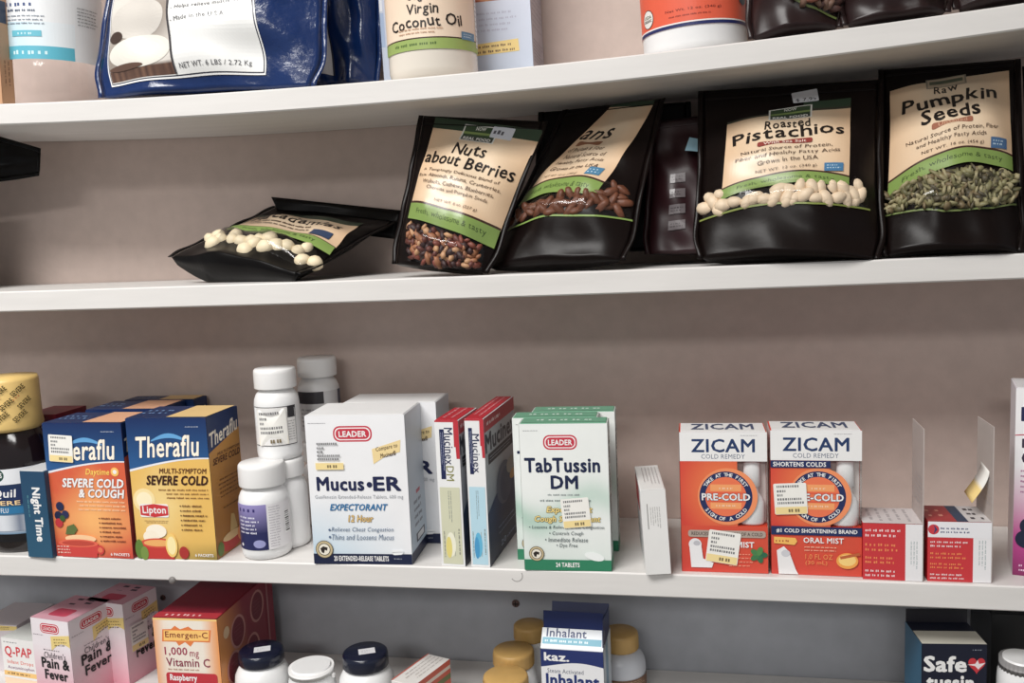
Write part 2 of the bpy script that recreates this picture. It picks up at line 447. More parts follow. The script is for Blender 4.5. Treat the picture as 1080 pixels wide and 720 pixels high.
for k in range(14):
    a0, a1 = math.radians(-150+k*13), math.radians(-150+(k+1)*13)
    pr._add([(.5+.46*math.cos(a0), .5-.46*math.sin(a0)), (.5+.46*math.cos(a1), .5-.46*math.sin(a1)), (.5+.40*math.cos(a1), .5-.40*math.sin(a1)), (.5+.40*math.cos(a0), .5-.40*math.sin(a0))], [(0, 1, 2, 3)], c(150, 146, 144))
pr.build('scuff_mark', sh[3], PAPER, 'thin grey ring scuffed into the white paint')

# ================================================================ THIRD SHELF: cold remedies
G_TH = 'blue topped flu drink cartons'
def swoosh(a): return .365-.085*math.sin(min(1, a*1.05)*PI/2)+.0
ORANGE = c(226, 118, 52)
def flu_box(A, yaw, w_, h, d, label, kind):
    gold = kind == 'gold'
    K = Carton('flu_drink_carton', label, 'box', A, yaw, w_, h, d, c(16, 44, 90), G_TH, flap=c(15, 42, 86))
    r = K.root; P = Print(K.face('front'))
    if gold:
        bg = lambda a, b: mix(mix(c(231, 184, 88), c(240, 212, 140), 1.0-abs(a-.35)*2-abs(b-.62)*2.2), c(78, 88, 44), (b-.86)*6*(.4+abs(a-.5)))
    else:
        bg = lambda a, b: mix(mix(c(214, 84, 40), c(246, 176, 98), 1.15-abs(a-.55)*1.4-abs(b-.72)*2.4), c(196, 40, 46), (b-.86)*5)
    P.rect(0, 0, 1, 1, bg, 10, 16)
    blue = lambda a, b: mix(c(14, 42, 92), c(28, 96, 156), b*2.1)
    P.band(lambda a: 0, swoosh, 0, 1, blue, 16, 5)
    P.band(lambda a: swoosh(a)-.004, lambda a: swoosh(a)+.012*(1-a*.6), 0, 1, c(232, 232, 238), 16)
    P.band(lambda a: .155-.05*math.sin((a-.3)/.45*PI), lambda a: .163-.025*math.sin((a-.3)/.45*PI), .30, .74, c(90, 160, 214), 12)
    P.text('Theraflu', .11, .125, .89, .27, c(250, 240, 222), .018, .15, outline=c(14, 34, 84), ow=.018, warp=lambda a: -.02*(a-.5))
    P.lines(.74, .055, .95, .066, 1, c(210, 216, 230), 3)
    if gold:
        P.ellipse(.15, .58, .14, .085, c(246, 222, 160)); P.ellipse(.15, .58, .10, .06, c(250, 236, 196))
        P.text('MULTI-SYMPTOM', .37, .352, .96, .388, c(96, 50, 22), .02, .2)
        P.text('SEVERE COLD', .20, .405, .965, .468, c(58, 26, 16), .035, .22)
        P.lines(.27, .49, .97, .575, 3, c(150, 104, 50), 5, .45, 'r')
        P.rrect(.085, .605, .445, .70, .002, WHITE); P.poly([(.09, .62), (.265, .605), (.44, .62), (.44, .685), (.265, .70), (.09, .685)], c(200, 28, 36))
        P.text('Lipton', .12, .622, .41, .688, WHITE, .02)
        P.lines(.12, .72, .45, .745, 2, c(150, 104, 50), 6, .45, 'c')
        for k in range(6): P.ellipse(.60, .617+k*.034, .008, .005, c(70, 40, 20))
        P.lines(.625, .60, .93, .803, 6, c(110, 66, 30), 7, .42, word=(.2, .4))
        # mug with citrus and steam
        P.ellipse(.27, .80, .13, .05, c(250, 240, 220)); P.ellipse(.2, .84, .1, .045, c(248, 236, 214))
        P.poly([(.06, .885), (.50, .885), (.47, 1.0), (.10, 1.0)], c(196, 40, 30)); P.ellipse(.28, .885, .22, .035, c(214, 74, 46)); P.ellipse(.28, .885, .18, .024, c(236, 170, 92))
        P.ellipse(.45, .90, .075, .085, c(244, 204, 110)); P.ellipse(.45, .90, .055, .065, c(250, 232, 170))
        P.ellipse(.04, .93, .055, .07, c(96, 128, 52)); P.ellipse(.10, .96, .05, .05, c(120, 146, 66))
        P.ellipse(.60, .95, .06, .045, c(170, 36, 30))
        P.text('6 PACKETS', .74, .955, .965, .975, WHITE, .02)
    else:
        P.text('Daytime', .50, .335, .80, .392, c(252, 212, 88), .012, .25)
        P.disc(.87, .355, w_*.05, c(246, 190, 90)); P.disc(.87, .355, w_*.024, WHITE)
        P.text('SEVERE COLD', .19, .41, .965, .473, WHITE, .035, .2, outline=c(150, 50, 24), ow=.02)
        P.text('& COUGH', .39, .487, .965, .548, WHITE, .035, .2, outline=c(150, 50, 24), ow=.02)
        P.lines(.28, .565, .965, .655, 3, c(250, 206, 160), 5, .42, 'r')
        for k in range(6): P.ellipse(.62, .703+k*.034, .008, .005, c(90, 30, 16))
        P.lines(.645, .686, .95, .888, 6, c(120, 48, 26), 7, .42, word=(.2, .4))
        for (a, b, q, k) in ((.13, .62, .05, c(34, 40, 78)), (.10, .69, .05, c(30, 36, 70)), (.19, .68, .045, c(40, 44, 84)), (.10, .745, .05, c(190, 30, 44)), (.15, .71, .035, c(60, 90, 44))):
            P.ellipse(a, b, q, q*w_/h*1.05, k)
        P.poly([(.17, .83), (.20, .77), (.29, .75), (.33, .79), (.28, .83)], c(96, 112, 60))
        P.ellipse(.36, .86, .2, .03, c(248, 200, 150))
        P.poly([(.07, .895), (.58, .895), (.55, 1.0), (.10, 1.0)], c(206, 52, 44)); P.ellipse(.325, .895, .255, .03, c(226, 92, 62)); P.ellipse(.325, .895, .21, .02, c(190, 60, 40))
        P.ellipse(.60, .94, .05, .035, c(206, 52, 44)); P.ellipse(.60, .94, .03, .02, c(226, 110, 70))
        P.lines(.05, .91, .26, .98, 3, c(250, 220, 205), 8, .45)
        P.text('6 PACKETS', .73, .958, .965, .978, WHITE, .02)
    P.build('front_print', r)
    P = Print(K.face('right'))
    sbg = (lambda a, b: mix(c(206, 148, 62), c(176, 116, 48), b)) if gold else (lambda a, b: mix(c(206, 84, 60), c(180, 56, 50), b))
    P.rect(0, 0, 1, 1, sbg, 4, 8)
    P.band(lambda a: 0, lambda a: .25-.10*a, 0, 1, c(15, 46, 96), 8)
    P.text('Theraflu', .05, .09, .95, .19, c(250, 240, 222), .02, .12, warp=lambda a: -.06*(a-.5))
    if gold:
        P.text('MULTI-SYMPTOM', .25, .27, .97, .29, c(96, 50, 22), .02, .2); P.text('SEVERE COLD', .1, .30, .97, .345, c(84, 40, 18), .03, .2)
        P.lines(.2, .45, .9, .60, 5, c(110, 70, 34), 9, .4, 'c'); P.lines(.3, .66, .9, .68, 1, c(80, 48, 24), 3)
        P.poly([(.45, .86), (.52, .74), (.62, .75), (.7, .86)], c(226, 196, 130)); P.ellipse(.48, .93, .36, .06, c(196, 40, 34)); P.ellipse(.5, .89, .3, .03, c(240, 206, 150)); P.ellipse(.12, .94, .1, .05, c(100, 128, 56)); P.ellipse(.8, .91, .12, .06, c(240, 150, 90))
    P.build('side_print', r)
    P = Print(K.face('top')); P.rect(.50, .04, .99, .97, c(232, 196, 130) if gold else c(226, 168, 130)); P.lines(.06, .35, .46, .75, 2, c(120, 160, 210), 4, .4)
    P.build('top_print', r)
    return K
A, yaw, w_, h = box3(3, (59, 586), (141, 589), (54.5, 446))
K = flu_box(A, yaw, w_, h, .052, 'blue and orange daytime flu carton with a white price sticker', 'orange')
sticker(K.face('front'), .07, .085, .375, .285, K.root, -3, seed=3)
flu_d = K
A, yaw, w_, h = box3(3, (146, 588.5), (229.5, 590.5), (140.2, 441))
flu_box(A, yaw, w_, h, depth_to(A, yaw, w_, h, 249.5), 'blue and gold flu carton with a red tea logo and a mug of citrus', 'gold')
z3 = lambda X: shelf_z(3, X)+.0002
def behind(px, Y): 
    P = atY(px, 500, Y); return Vector((P.x, Y, z3(P.x)))
A = behind(97, .068); flu_box(A, 0, .083, flu_d.h*1.0, .050, 'blue flu carton hidden behind the stickered orange one', 'orange')
A = behind(122, .122); flu_box(A+Vector((.02, -.001, 0)), 0, .083, flu_d.h*1.0, .026, 'blue flu carton at the back against the wall behind the gold one', 'gold')

# night time carton
A, yaw, w_, h = box3(3, (30.6, 587), (56, 588.3), (26, 496.5))
K = Carton('night_time_carton', 'narrow teal blue carton with a sideways Night Time lettering', 'box', A, yaw, w_, h, .045, c(30, 74, 104), flap=c(214, 216, 218))
P = Print(K.face('front')); P.rect(0, 0, 1, 1, lambda a, b: mix(c(26, 66, 98), c(34, 84, 112), b), 2, 4)
P.text('Night Time', .34, .19, .74, .81, WHITE, .035, rot=-90); P.lines(.18, .28, .28, .60, 1, c(90, 150, 160), 3, .5, rot=1)
P.build('front_print', K.root)

# night syrup bottle with a gold sleeve over its cap
def wrap_label(root, r0, zt, zb, a0, a1, ell=(1, 1), cx=0, cy=0, nu=48, nv=4, tz=0):
    nu = max(nu, 48)
    def fn(s, t, o):
        a = math.radians(a0+(a1-a0)*s)
        return (cx+(r0+o)*math.sin(a)*ell[0], cy-(r0+o)*math.cos(a)*ell[1], zt+(zb-zt)*t+tz)
    return Face(fn, r0*math.radians(abs(a1-a0)), abs(zt-zb), nu, nv)
Bp = on(3, 4, 584); R = .038; ctr = Vector((Bp.x+.0, Bp.y+.028, shelf_z(3, Bp.x)+.0003))
K = empty('syrup_bottle', ctr, 'dark syrup bottle with a gold printed sleeve over its cap', 'bottle')
dist = (ctr-CAM).dot(FW)
zt = atY(0, 400, ctr.y-.02).z-ctr.z; zc = atY(0, 447, ctr.y-.02).z-ctr.z; zs = atY(0, 475, ctr.y-.02).z-ctr.z
lathe('bottle_body', [(.001, 0), (R*.9, 0), (R, .004), (R, zs-.012), (R*.97, zs-.002), (R*.86, zs+.010), (R*.72, zc-.004), (R*.66, zc), (R*.6, zc+.004)], mat('dark_syrup_plastic', c(22, 12, 14), .12, .6, .05, 20), K, 48, ell=(1, .72))
CR = R*.78
KC = lathe('cap', [(CR*.98, zc-.008), (CR*1.04, zc-.004), (CR, zc+.004), (CR, zt-.004), (CR*.96, zt), (.001, zt+.0005)], mat('gold_sleeve', c(232, 198, 126), .35, .5, .06, 50), K, 40)
Fc = wrap_label(K, CR+.0003, zt-.004, zc-.002, -80, 80); P = Print(Fc)
for i in range(5):
    for j in range(3):
        a, b = .10+i*.19+(j % 2)*.06, .18+j*.30
        P.text('SEVERE', a-.085, b-.06, a+.085, b+.06, c(78, 66, 30), .02, tilt=38)
    P.lines(.03+i*.19, .30, .14+i*.19, .36, 1, c(206, 120, 62), i, .8, tilt=38)
P.build('sleeve_print', KC)
zl = atY(0, 487, ctr.y-.02).z-ctr.z
Fl = wrap_label(K, R+.0004, zl, .012, -75, 75, (1, .72), nu=24, nv=8); P = Print(Fl)
P.rect(0, 0.10, 1, 1, lambda a, b: mix(mix(c(20, 44, 82), c(34, 110, 150), (b-.35)*2.5), c(176, 186, 200), (b-.62)*5 if b < .9 else 0), 24, 12)
P.band(lambda a: .02+.06*(1-abs(a-.5)), lambda a: .30-.05*a, 0, 1, c(226, 228, 232), 20, 3)
P.ellipse(.5, .15, .09, .09, c(30, 70, 60)); P.text('VICKS', .43, .12, .57, .18, WHITE, .02)
P.rect(0, .33, 1, .52, c(20, 42, 86), 24, 2)
P.text('NyQuil', .28, .33, .69, .46, WHITE, .02, .1); P.text('SEVERE', .32, .475, .72, .53, c(240, 206, 150), .02)
P.rect(.0, .55, 1, .64, c(26, 112, 160), 24, 2); P.text('COLD & FLU', .32, .565, .60, .625, WHITE, .01)
P.rect(.1, .66, .9, .86, lambda a, b: mix(c(120, 130, 150), c(214, 218, 224), abs(math.sin(a*9))), 20, 4)
P.rect(0, .90, 1, 1, c(16, 14, 18), 24, 1)
P.build('bottle_label', K)
# maroon carton behind
A = behind(30, .072); A.x += .0
K = Carton('maroon_carton', 'maroon carton with a white arrow mark behind the dark syrup bottle', 'box', A, 0, .040, atY(45, 437, .072).z-A.z, .05, c(112, 16, 38))
P = Print(K.face('front')); P.rect(0, 0, 1, 1, c(118, 16, 40)); P.poly([(.35, .10), (.68, .10), (.60, .15), (.72, .22), (.62, .24), (.52, .16), (.42, .19)], WHITE); P.lines(.5, .3, .95, .45, 3, c(220, 190, 195), 3); P.build('front_print', K.root)

# white supplement bottles
CAPM = mat('white_ribbed_cap', c(236, 235, 234), .4, .5, .01, 40)
def pill_bottle(ctr, R, H, ch, label, group='plain white supplement bottles', name='supplement_bottle', capm=None, cr=.93, bodym=None):
    K = empty(name, ctr, label, 'bottle', group)
    hb = H-ch
    lathe('bottle_body', [(.001, 0), (R*.88, 0), (R*.97, .002), (R, .006), (R, hb*.80), (R*.97, hb*.87), (R*.88, hb*.94), (R*.76, hb*.985), (R*.70, hb), (R*.70, hb+.004)], bodym or WHITEPL, K, 48)
    C = R*cr
    lathe('cap', [(C*.98, hb+.0015), (C, hb+.0025), (C, H-.004), (C*.985, H-.0015), (C*.93, H), (.001, H+.0002)], capm or CAPM, K, 72, knurl=(1, 2, .02))
    return K
def cyl(shelf, xl, xr, ybase, ytop):
    xc = (xl+xr)/2; Pb = on(shelf, xc, ybase)
    R = (Pb-CAM).dot(FW)*(xr-xl)/2/F_PX
    v = Vector((Pb.x-CAM.x, Pb.y-CAM.y, 0)).normalized(); ctr = Pb+v*R
    q = ray(xc, ytop); zt = (CAM+q*((Pb.y+R*.5-CAM.y)/q.y)).z
    ctr.z = shelf_z(shelf, ctr.x)+.0003
    return ctr, R, zt-ctr.z
def camang(ctr): return math.degrees(math.atan2(CAM.x-ctr.x, -(CAM.y-ctr.y)))
ctr, R, H = cyl(3, 257, 309.5, 591, 489)
K = pill_bottle(ctr, R, H, H*.255, 'short white bottle with a navy and lilac label standing before the stack')
ca = camang(ctr)
Fl = wrap_label(K, R+.0002, H*.60, H*.115, ca-85, ca+70); P = Print(Fl)
P.rect(.0, 0, .57, 1, lambda a, b: mix(c(150, 140, 196), c(34, 38, 88), b*1.6), 10, 8)
P.lines(.11, .07, .42, .17, 1, c(40, 30, 100), 6, .9); P.lines(.10, .24, .50, .66, 5, c(226, 224, 240), 4, .5, word=(.08, .2))
P.ellipse(.44, .86, .09, .09, c(150, 152, 200)); P.disc(.13, .90, .0016, WHITE)
P.rect(.57, 0, 1, 1, c(232, 230, 232), 10, 4); P.lines(.60, .04, .78, .96, 16, c(176, 170, 180), 5, .4, word=(.2, .4)); P.rect(.84, .22, .95, .72, c(245, 245, 245), 3, 2)
for k in range(10): P.rect(.85, .24+k*.046, .94, .24+k*.046+.012+.012*(k % 3 == 0), c(60, 56, 60), 2, 1)
P.build('bottle_label', K)
# stack of two
ctr, R, H = cyl(3, 281, 329, 580, 484)
pill_bottle(ctr, R, H, H*.215, 'lower white bottle of the stack of two beside the expectorant box')
K = None
R2 = R*.98; c2 = ctr+Vector((-.0015, .0, H+.0008))
zt = atY(304, 389, ctr.y-R*.5).z; H2 = zt-c2.z
K = pill_bottle(c2, R2, H2, H2*.235, 'white bottle with a price sticker, topmost of the stack of two')
ca = camang(c2); Fl = wrap_label(K, R2+.0002, H2*.60, H2*.17, ca-72, ca+48); P = Print(Fl)
P.rect(0, 0, 1, 1, c(70, 68, 70), 14, 2); P.rect(.012, .02, .988, .98, c(232, 230, 228), 14, 2); P.rect(.02, .02, .10, .5, c(245, 245, 245), 2, 2)
P.rect(.80, .0, 1, .30, c(40, 38, 42), 4, 2); P.poly([(.82, .28), (.98, .28), (.98, .06)], c(238, 238, 238))
P.lines(.80, .36, .97, .9, 8, c(150, 148, 150), 6, .4, word=(.2, .4)); P.build('bottle_label', K)
sticker(wrap_label(K, R2+.0002, H2*.60, H2*.17, ca-56, ca+22), .04, .06, .98, .98, K, 2, seed=8)
# pair at the back
P0 = atY(344, 540, .118); R3 = R*.98; cb = Vector((P0.x, .120, shelf_z(3, P0.x)+.0003))
zt = atY(343, 377, .112).z; Hb = (zt-cb.z)/2
pill_bottle(cb, R3, Hb-.0008, Hb*.24, 'lower white bottle of the stack against the wall behind the expectorant box')
K = pill_bottle(cb+Vector((0, 0, Hb)), R3, Hb, Hb*.24, 'white bottle topmost of the stack against the wall')
ca = camang(cb); P = Print(wrap_label(K, R3+.0002, Hb*.62, Hb*.15, ca-70, ca+80)); P.rect(0, 0, 1, 1, c(214, 213, 214), 14, 2); P.rect(0, 0, .55, .3, c(60, 58, 62), 8, 2); P.rect(.86, 0, 1, 1, c(56, 60, 84), 3, 2); P.lines(.1, .4, .7, .9, 5, c(150, 150, 156), 3); P.build('bottle_label', K)

# expectorant cartons
def mucus_box(A, yaw, w_, h, d, label, priced):
    K = Carton('expectorant_carton', label, 'box', A, yaw, w_, h, d, c(234, 234, 236), 'white expectorant cartons', flap=c(236, 236, 236))
    r = K.root; P = Print(K.face('front'))
    P.rect(0, 0, 1, 1, lambda a, b: mix(c(238, 238, 240), c(150, 196, 222), (b-.52)*1.5*(1.05-a)-.02), 10, 14)
    leader(P, .28, .07, .67, .175)
    P.lines(.03, .045, .21, .055, 1, GREY, 2)
    P.poly([(.66, .225), (.95, .165), (.94, .245), (.80, .27), (.67, .325)], c(238, 212, 152)); P.text('Compare to', .70, .20, .92, .235, c(84, 60, 40), .012, .25, tilt=11); P.text('Mucinex\u00ae', .74, .245, .90, .275, c(84, 60, 40), .02, .25, tilt=11)
    P.text('Mucus', .085, .412, .555, .50, c(26, 34, 74), .032); P.disc(.615, .462, w_*.028, c(26, 34, 74)); P.text('ER', .66, .412, .925, .50, c(26, 34, 74), .032)
    P.text('Guaifenesin Extended-Release Tablets, 600 mg', .055, .53, .945, .562, c(168, 172, 178), 0)
    P.text('EXPECTORANT', .20, .592, .785, .635, c(40, 112, 164), .028, .3)
    P.text('12 Hour', .38, .668, .63, .712, c(226, 190, 120), .02, .2, outline=c(110, 82, 44), ow=.03)
    P.disc(.18, .768, .0011, c(90, 110, 140)); P.text('Relieves Chest Congestion', .20, .748, .83, .787, c(104, 124, 150), .006, .25)
    P.disc(.18, .816, .0011, c(90, 110, 140)); P.text('Thins and Loosens Mucus', .20, .797, .83, .835, c(104, 124, 150), .006, .25)
    P.rect(0, .93, 1, 1, c(22, 32, 64)); P.text('20 EXTENDED-RELEASE TABLETS', .21, .945, .765, .978, WHITE, .03)
    P.rrect(.80, .90, .92, .935, .0028, c(240, 242, 244), 4); P.lines(.82, .955, .92, .968, 1, c(200, 205, 215), 3)
    emblem(P, .115, .90, w_*.09)
    P.build('front_print', r)
    P = Print(K.face('right')); P.rect(0, 0, 1, 1, lambda a, b: mix(c(214, 216, 222), c(190, 206, 220), b), 2, 4)
    P.lines(.25, .60, .75, .80, 4, c(80, 80, 96), 7, .5, word=(.2, .5)); P.rect(.3, .84, .8, .90, c(60, 62, 74)); P.rect(.36, .85, .74, .89, c(225, 225, 228)); P.rect(0, .93, 1, 1, c(22, 32, 64)); P.rect(.4, .55, .62, .575, c(190, 60, 80))
    P.build('side_print', r)
    return K
A, yaw, w_, h = box3(3, (332, 594), (435.3, 595), (326.5, 438.5))
K = mucus_box(A, yaw, w_, h, depth_to(A, yaw, w_, h, 443.5), 'white and pale blue expectorant box with printed price marks', True)
sticker(K.face('front'), .08, .165, .375, .36, K.root, 0, seed=11, clearbg=True)
A2 = behind(366, .060); mw = w_
mucus_box(A2, 0.02, w_, h, .05, 'white expectorant box set back behind its stickered twin', False)

# slim upright cartons with red tops
def slim_box(A, yaw, w_, h, d, label, dm):
    K = Carton('slim_tablet_carton', label, 'box', A, yaw, w_, h, d, c(226, 228, 230), 'slim red topped tablet cartons', flap=c(180, 26, 44))
    r = K.root; P = Print(K.face('front')); P.rect(0, 0, 1, 1, c(232, 232, 232))
    P.poly([(.78, 0), (1, 0), (1, .26), (.86, .26), (.84, .18), (.78, .18)], c(186, 28, 46)); P.rect(0, 0, 1, .012, c(186, 28, 46))
    P.rect(.18, .06, .38, .40 if dm else .37, c(24, 34, 78)); P.lines(.2, .08, .36, .36, 2, c(190, 196, 220), 4, .3, rot=1)
    if dm:
        P.text('Mucinex', .38, .05, .74, .30, c(24, 34, 78), .01, rot=-90); P.text('DM', .40, .31, .72, .41, c(140, 138, 84), .01, rot=-90)
    else: P.text('Mucinex', .38, .10, .74, .36, c(24, 34, 78), .01, rot=-90)
    pc = c(208, 208, 180) if dm else c(180, 214, 228)
    P.rect(.08, .455, .92, .985, pc); P.lines(.40, .48, .58, .70, 2, c(110, 118, 120), 5, .4, rot=1)
    P.rect(.60, .76, .62, .93, c(150, 150, 140)); P.ellipse(.45, .85, .2, .085, c(238, 236, 214) if dm else c(90, 178, 214)); P.ellipse(.36, .87, .13, .075, c(226, 210, 120) if dm else c(60, 150, 200))
    P.lines(.14, .76, .22, .95, 1, c(130, 130, 120), 6, .6, rot=1); P.lines(.76, .74, .86, .96, 1, c(130, 130, 120), 7, .6, rot=1)
    P.build('front_print', r)
    P = Print(K.face('right'))
    P.rect(0, 0, 1, 1, lambda a, b: mix(c(182, 184, 190), c(110, 128, 150), (b-.35)*2.2), 4, 10)
    P.rect(0, 0, 1, .095, c(178, 26, 44)); P.lines(.08, .03, .62, .065, 1, c(240, 220, 220), 3, .8)
    P.text('Mucinex', .02, .115, .97, .235, c(30, 34, 52), .03); P.rect(.08, .255, .97, .325, c(26, 28, 40)); P.lines(.12, .27, .9, .31, 2, c(180, 184, 196), 5, .4)
    P.band(lambda a: .64-.16*math.sin(a*PI*.55), lambda a: 1.0, 0, 1, lambda a, b: mix(c(30, 62, 100), c(18, 28, 56), (b-.6)*3), 14, 5)
    P.ellipse(.55, .54, .26, .15, c(96, 108, 128)); P.ellipse(.60, .56, .20, .12, c(62, 84, 114)); P.ellipse(.78, .46, .14, .06, c(168, 168, 160)); P.ellipse(.85, .54, .12, .035, c(206, 160, 80))
    P.lines(.30, .79, .95, .87, 2, c(150, 170, 200), 8, .35); P.text('20', .35, .915, .52, .955, c(180, 196, 220), .01); P.lines(.56, .92, .92, .96, 1, c(150, 170, 200), 4, .5)
    P.build('side_print', r)
    P = Print(K.face('top')); P.lines(.12, .08, .8, .92, 2, c(226, 150, 158), 6, .35, rot=1); P.build('top_print', r)
    return K
A, yaw, w_, h = box3(3, (466.4, 596), (491, 597.3), (458.5, 443))
slim_box(A, yaw, w_, h, .058, 'slim red topped tablet carton with a pale olive lower panel', True)
A, yaw, w_, h = box3(3, (497.5, 597), (517.2, 598), (489.5, 441.5))
slim_box(A, yaw, w_, h, depth_to(A, yaw, w_, h, 541), 'slim red topped tablet carton with a light blue lower panel', False)

# green and white cough tablet cartons
def tab_box(A, yaw, w_, h, d, label, group='green and white cough tablet cartons'):
    K = Carton('cough_tablet_carton', label, 'box', A, yaw, w_, h, d, c(228, 234, 230), group, flap=c(120, 176, 146))
    r = K.root; P = Print(K.face('front'))
    def bg(a, b):
        wv = math.exp(-((b-.58-.10*math.sin(a*5+.6))/.10)**2)*.55+max(0, (b-.72))*1.0
        return mix(c(236, 239, 236), c(112, 178, 148), wv*(1.05-.4*a))
    P.rect(0, 0, 1, 1, bg, 14, 24)
    leader(P, .27, .075, .655, .175); P.lines(.04, .04, .22, .05, 1, GREY, 2)
    P.text('TabTussin', .05, .232, .90, .325, c(20, 34, 70), .03); P.text('DM', .345, .352, .645, .437, c(20, 34, 70), .03)
    P.lines(.25, .47, .72, .49, 1, c(150, 158, 158), 3, .6, 'c'); P.lines(.13, .508, .88, .53, 1, c(130, 140, 140), 4, .6, 'c')
    P.text('Expectorant', .28, .56, .80, .612, c(232, 206, 128), .03, .2, outline=c(92, 84, 40), ow=.035); P.text('Cough Suppressant', .14, .625, .89, .675, c(232, 206, 128), .03, .2, outline=c(92, 84, 40), ow=.035)
    P.text('\u2022 Loosens & Relieves Chest Congestion', .07, .69, .93, .718, c(50, 70, 76), .008, .15); P.text('\u2022 Controls Cough', .30, .73, .69, .762, c(50, 70, 76), .008, .15)
    P.text('\u2022 Immediate Release', .25, .772, .74, .802, c(50, 70, 76), .008, .15); P.text('\u2022 Dye Free', .38, .812, .62, .846, c(50, 70, 76), .008, .15)
    P.rect(0, .925, 1, 1, c(40, 128, 92)); P.text('24 TABLETS', .365, .945, .635, .975, WHITE, .03)
    P.ellipse(.81, .90, .115, .028, c(240, 244, 242), tilt=-14); emblem(P, .145, .885, w_*.088)
    P.build('front_print', r)
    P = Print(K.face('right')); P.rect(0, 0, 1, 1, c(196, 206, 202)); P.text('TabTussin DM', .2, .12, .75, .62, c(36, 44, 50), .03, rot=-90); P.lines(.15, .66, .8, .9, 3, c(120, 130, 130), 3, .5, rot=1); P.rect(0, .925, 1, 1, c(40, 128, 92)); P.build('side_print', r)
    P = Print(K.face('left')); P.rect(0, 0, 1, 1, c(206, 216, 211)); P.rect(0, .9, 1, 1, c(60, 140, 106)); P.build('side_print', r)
    P = Print(K.face('top')); P.rect(.02, .1, .98, .9, c(104, 164, 134)); P.lines(.1, .3, .9, .7, 1, c(214, 232, 222), 3, .5, 'c'); P.build('top_print', r)
    return K
A, yaw, w_, h = box3(3, (553.8, 600.5), (645.3, 602.3), (549, 447))
dd = .024
K = tab_box(A, yaw, w_, h, dd, 'green and white cough tablet carton with a price sticker, foremost of three')
sticker(K.face('front'), .455, .50, .775, .70, K.root, 5, seed=21)
xd = Vector((math.cos(yaw), math.sin(yaw), 0)); yd = Vector((-math.sin(yaw), math.cos(yaw), 0))
tab_box(A+yd*(dd+.0012)-xd*.010, yaw, w_, h, dd, 'cough tablet carton in the middle of three, pushed left of its neighbours')
tab_box(A+yd*(2*dd+.0024)+xd*.004, yaw, w_, h, dd, 'cough tablet carton at the back of three against the others')

# small white carton overhanging the edge
A = on(3, 682, 601.5); A.y = -.006
A.z = shelf_z(3, A.x)+.0016
B = atY(708, 608, -.006); w_ = (B.x-atY(681.5, 609, -.006).x)
A.x = atY(681.5, 609, -.006).x
h = atY(673, 516.5, -.006).z-A.z
K = Carton('plain_white_carton', 'small plain white carton jutting over the shelf edge', 'box', A, 0.11, w_, h, .080, c(233, 232, 230), roll=-.045, flap=c(230, 229, 227))
P = Print(K.face('front')); P.rect(0, 0, 1, 1, c(232, 231, 229)); P.rect(.22, .16, .26, .46, c(150, 148, 146)); P.lines(.32, .20, .76, .46, 5, c(176, 174, 172), 4, .45, rot=1, word=(.1, .2)); P.build('front_print', K.root)
P = Print(K.face('top')); P.lines(.2, .12, .9, .9, 5, c(178, 172, 172), 4, .4, rot=1, word=(.1, .2)); P.build('top_print', K.root)
P = Print(K.face('left')); P.rect(.1, .05, .7, .35, c(196, 52, 60)); P.lines(.1, .4, .9, .9, 6, c(150, 160, 180), 4, .4); P.build('side_print', K.root)

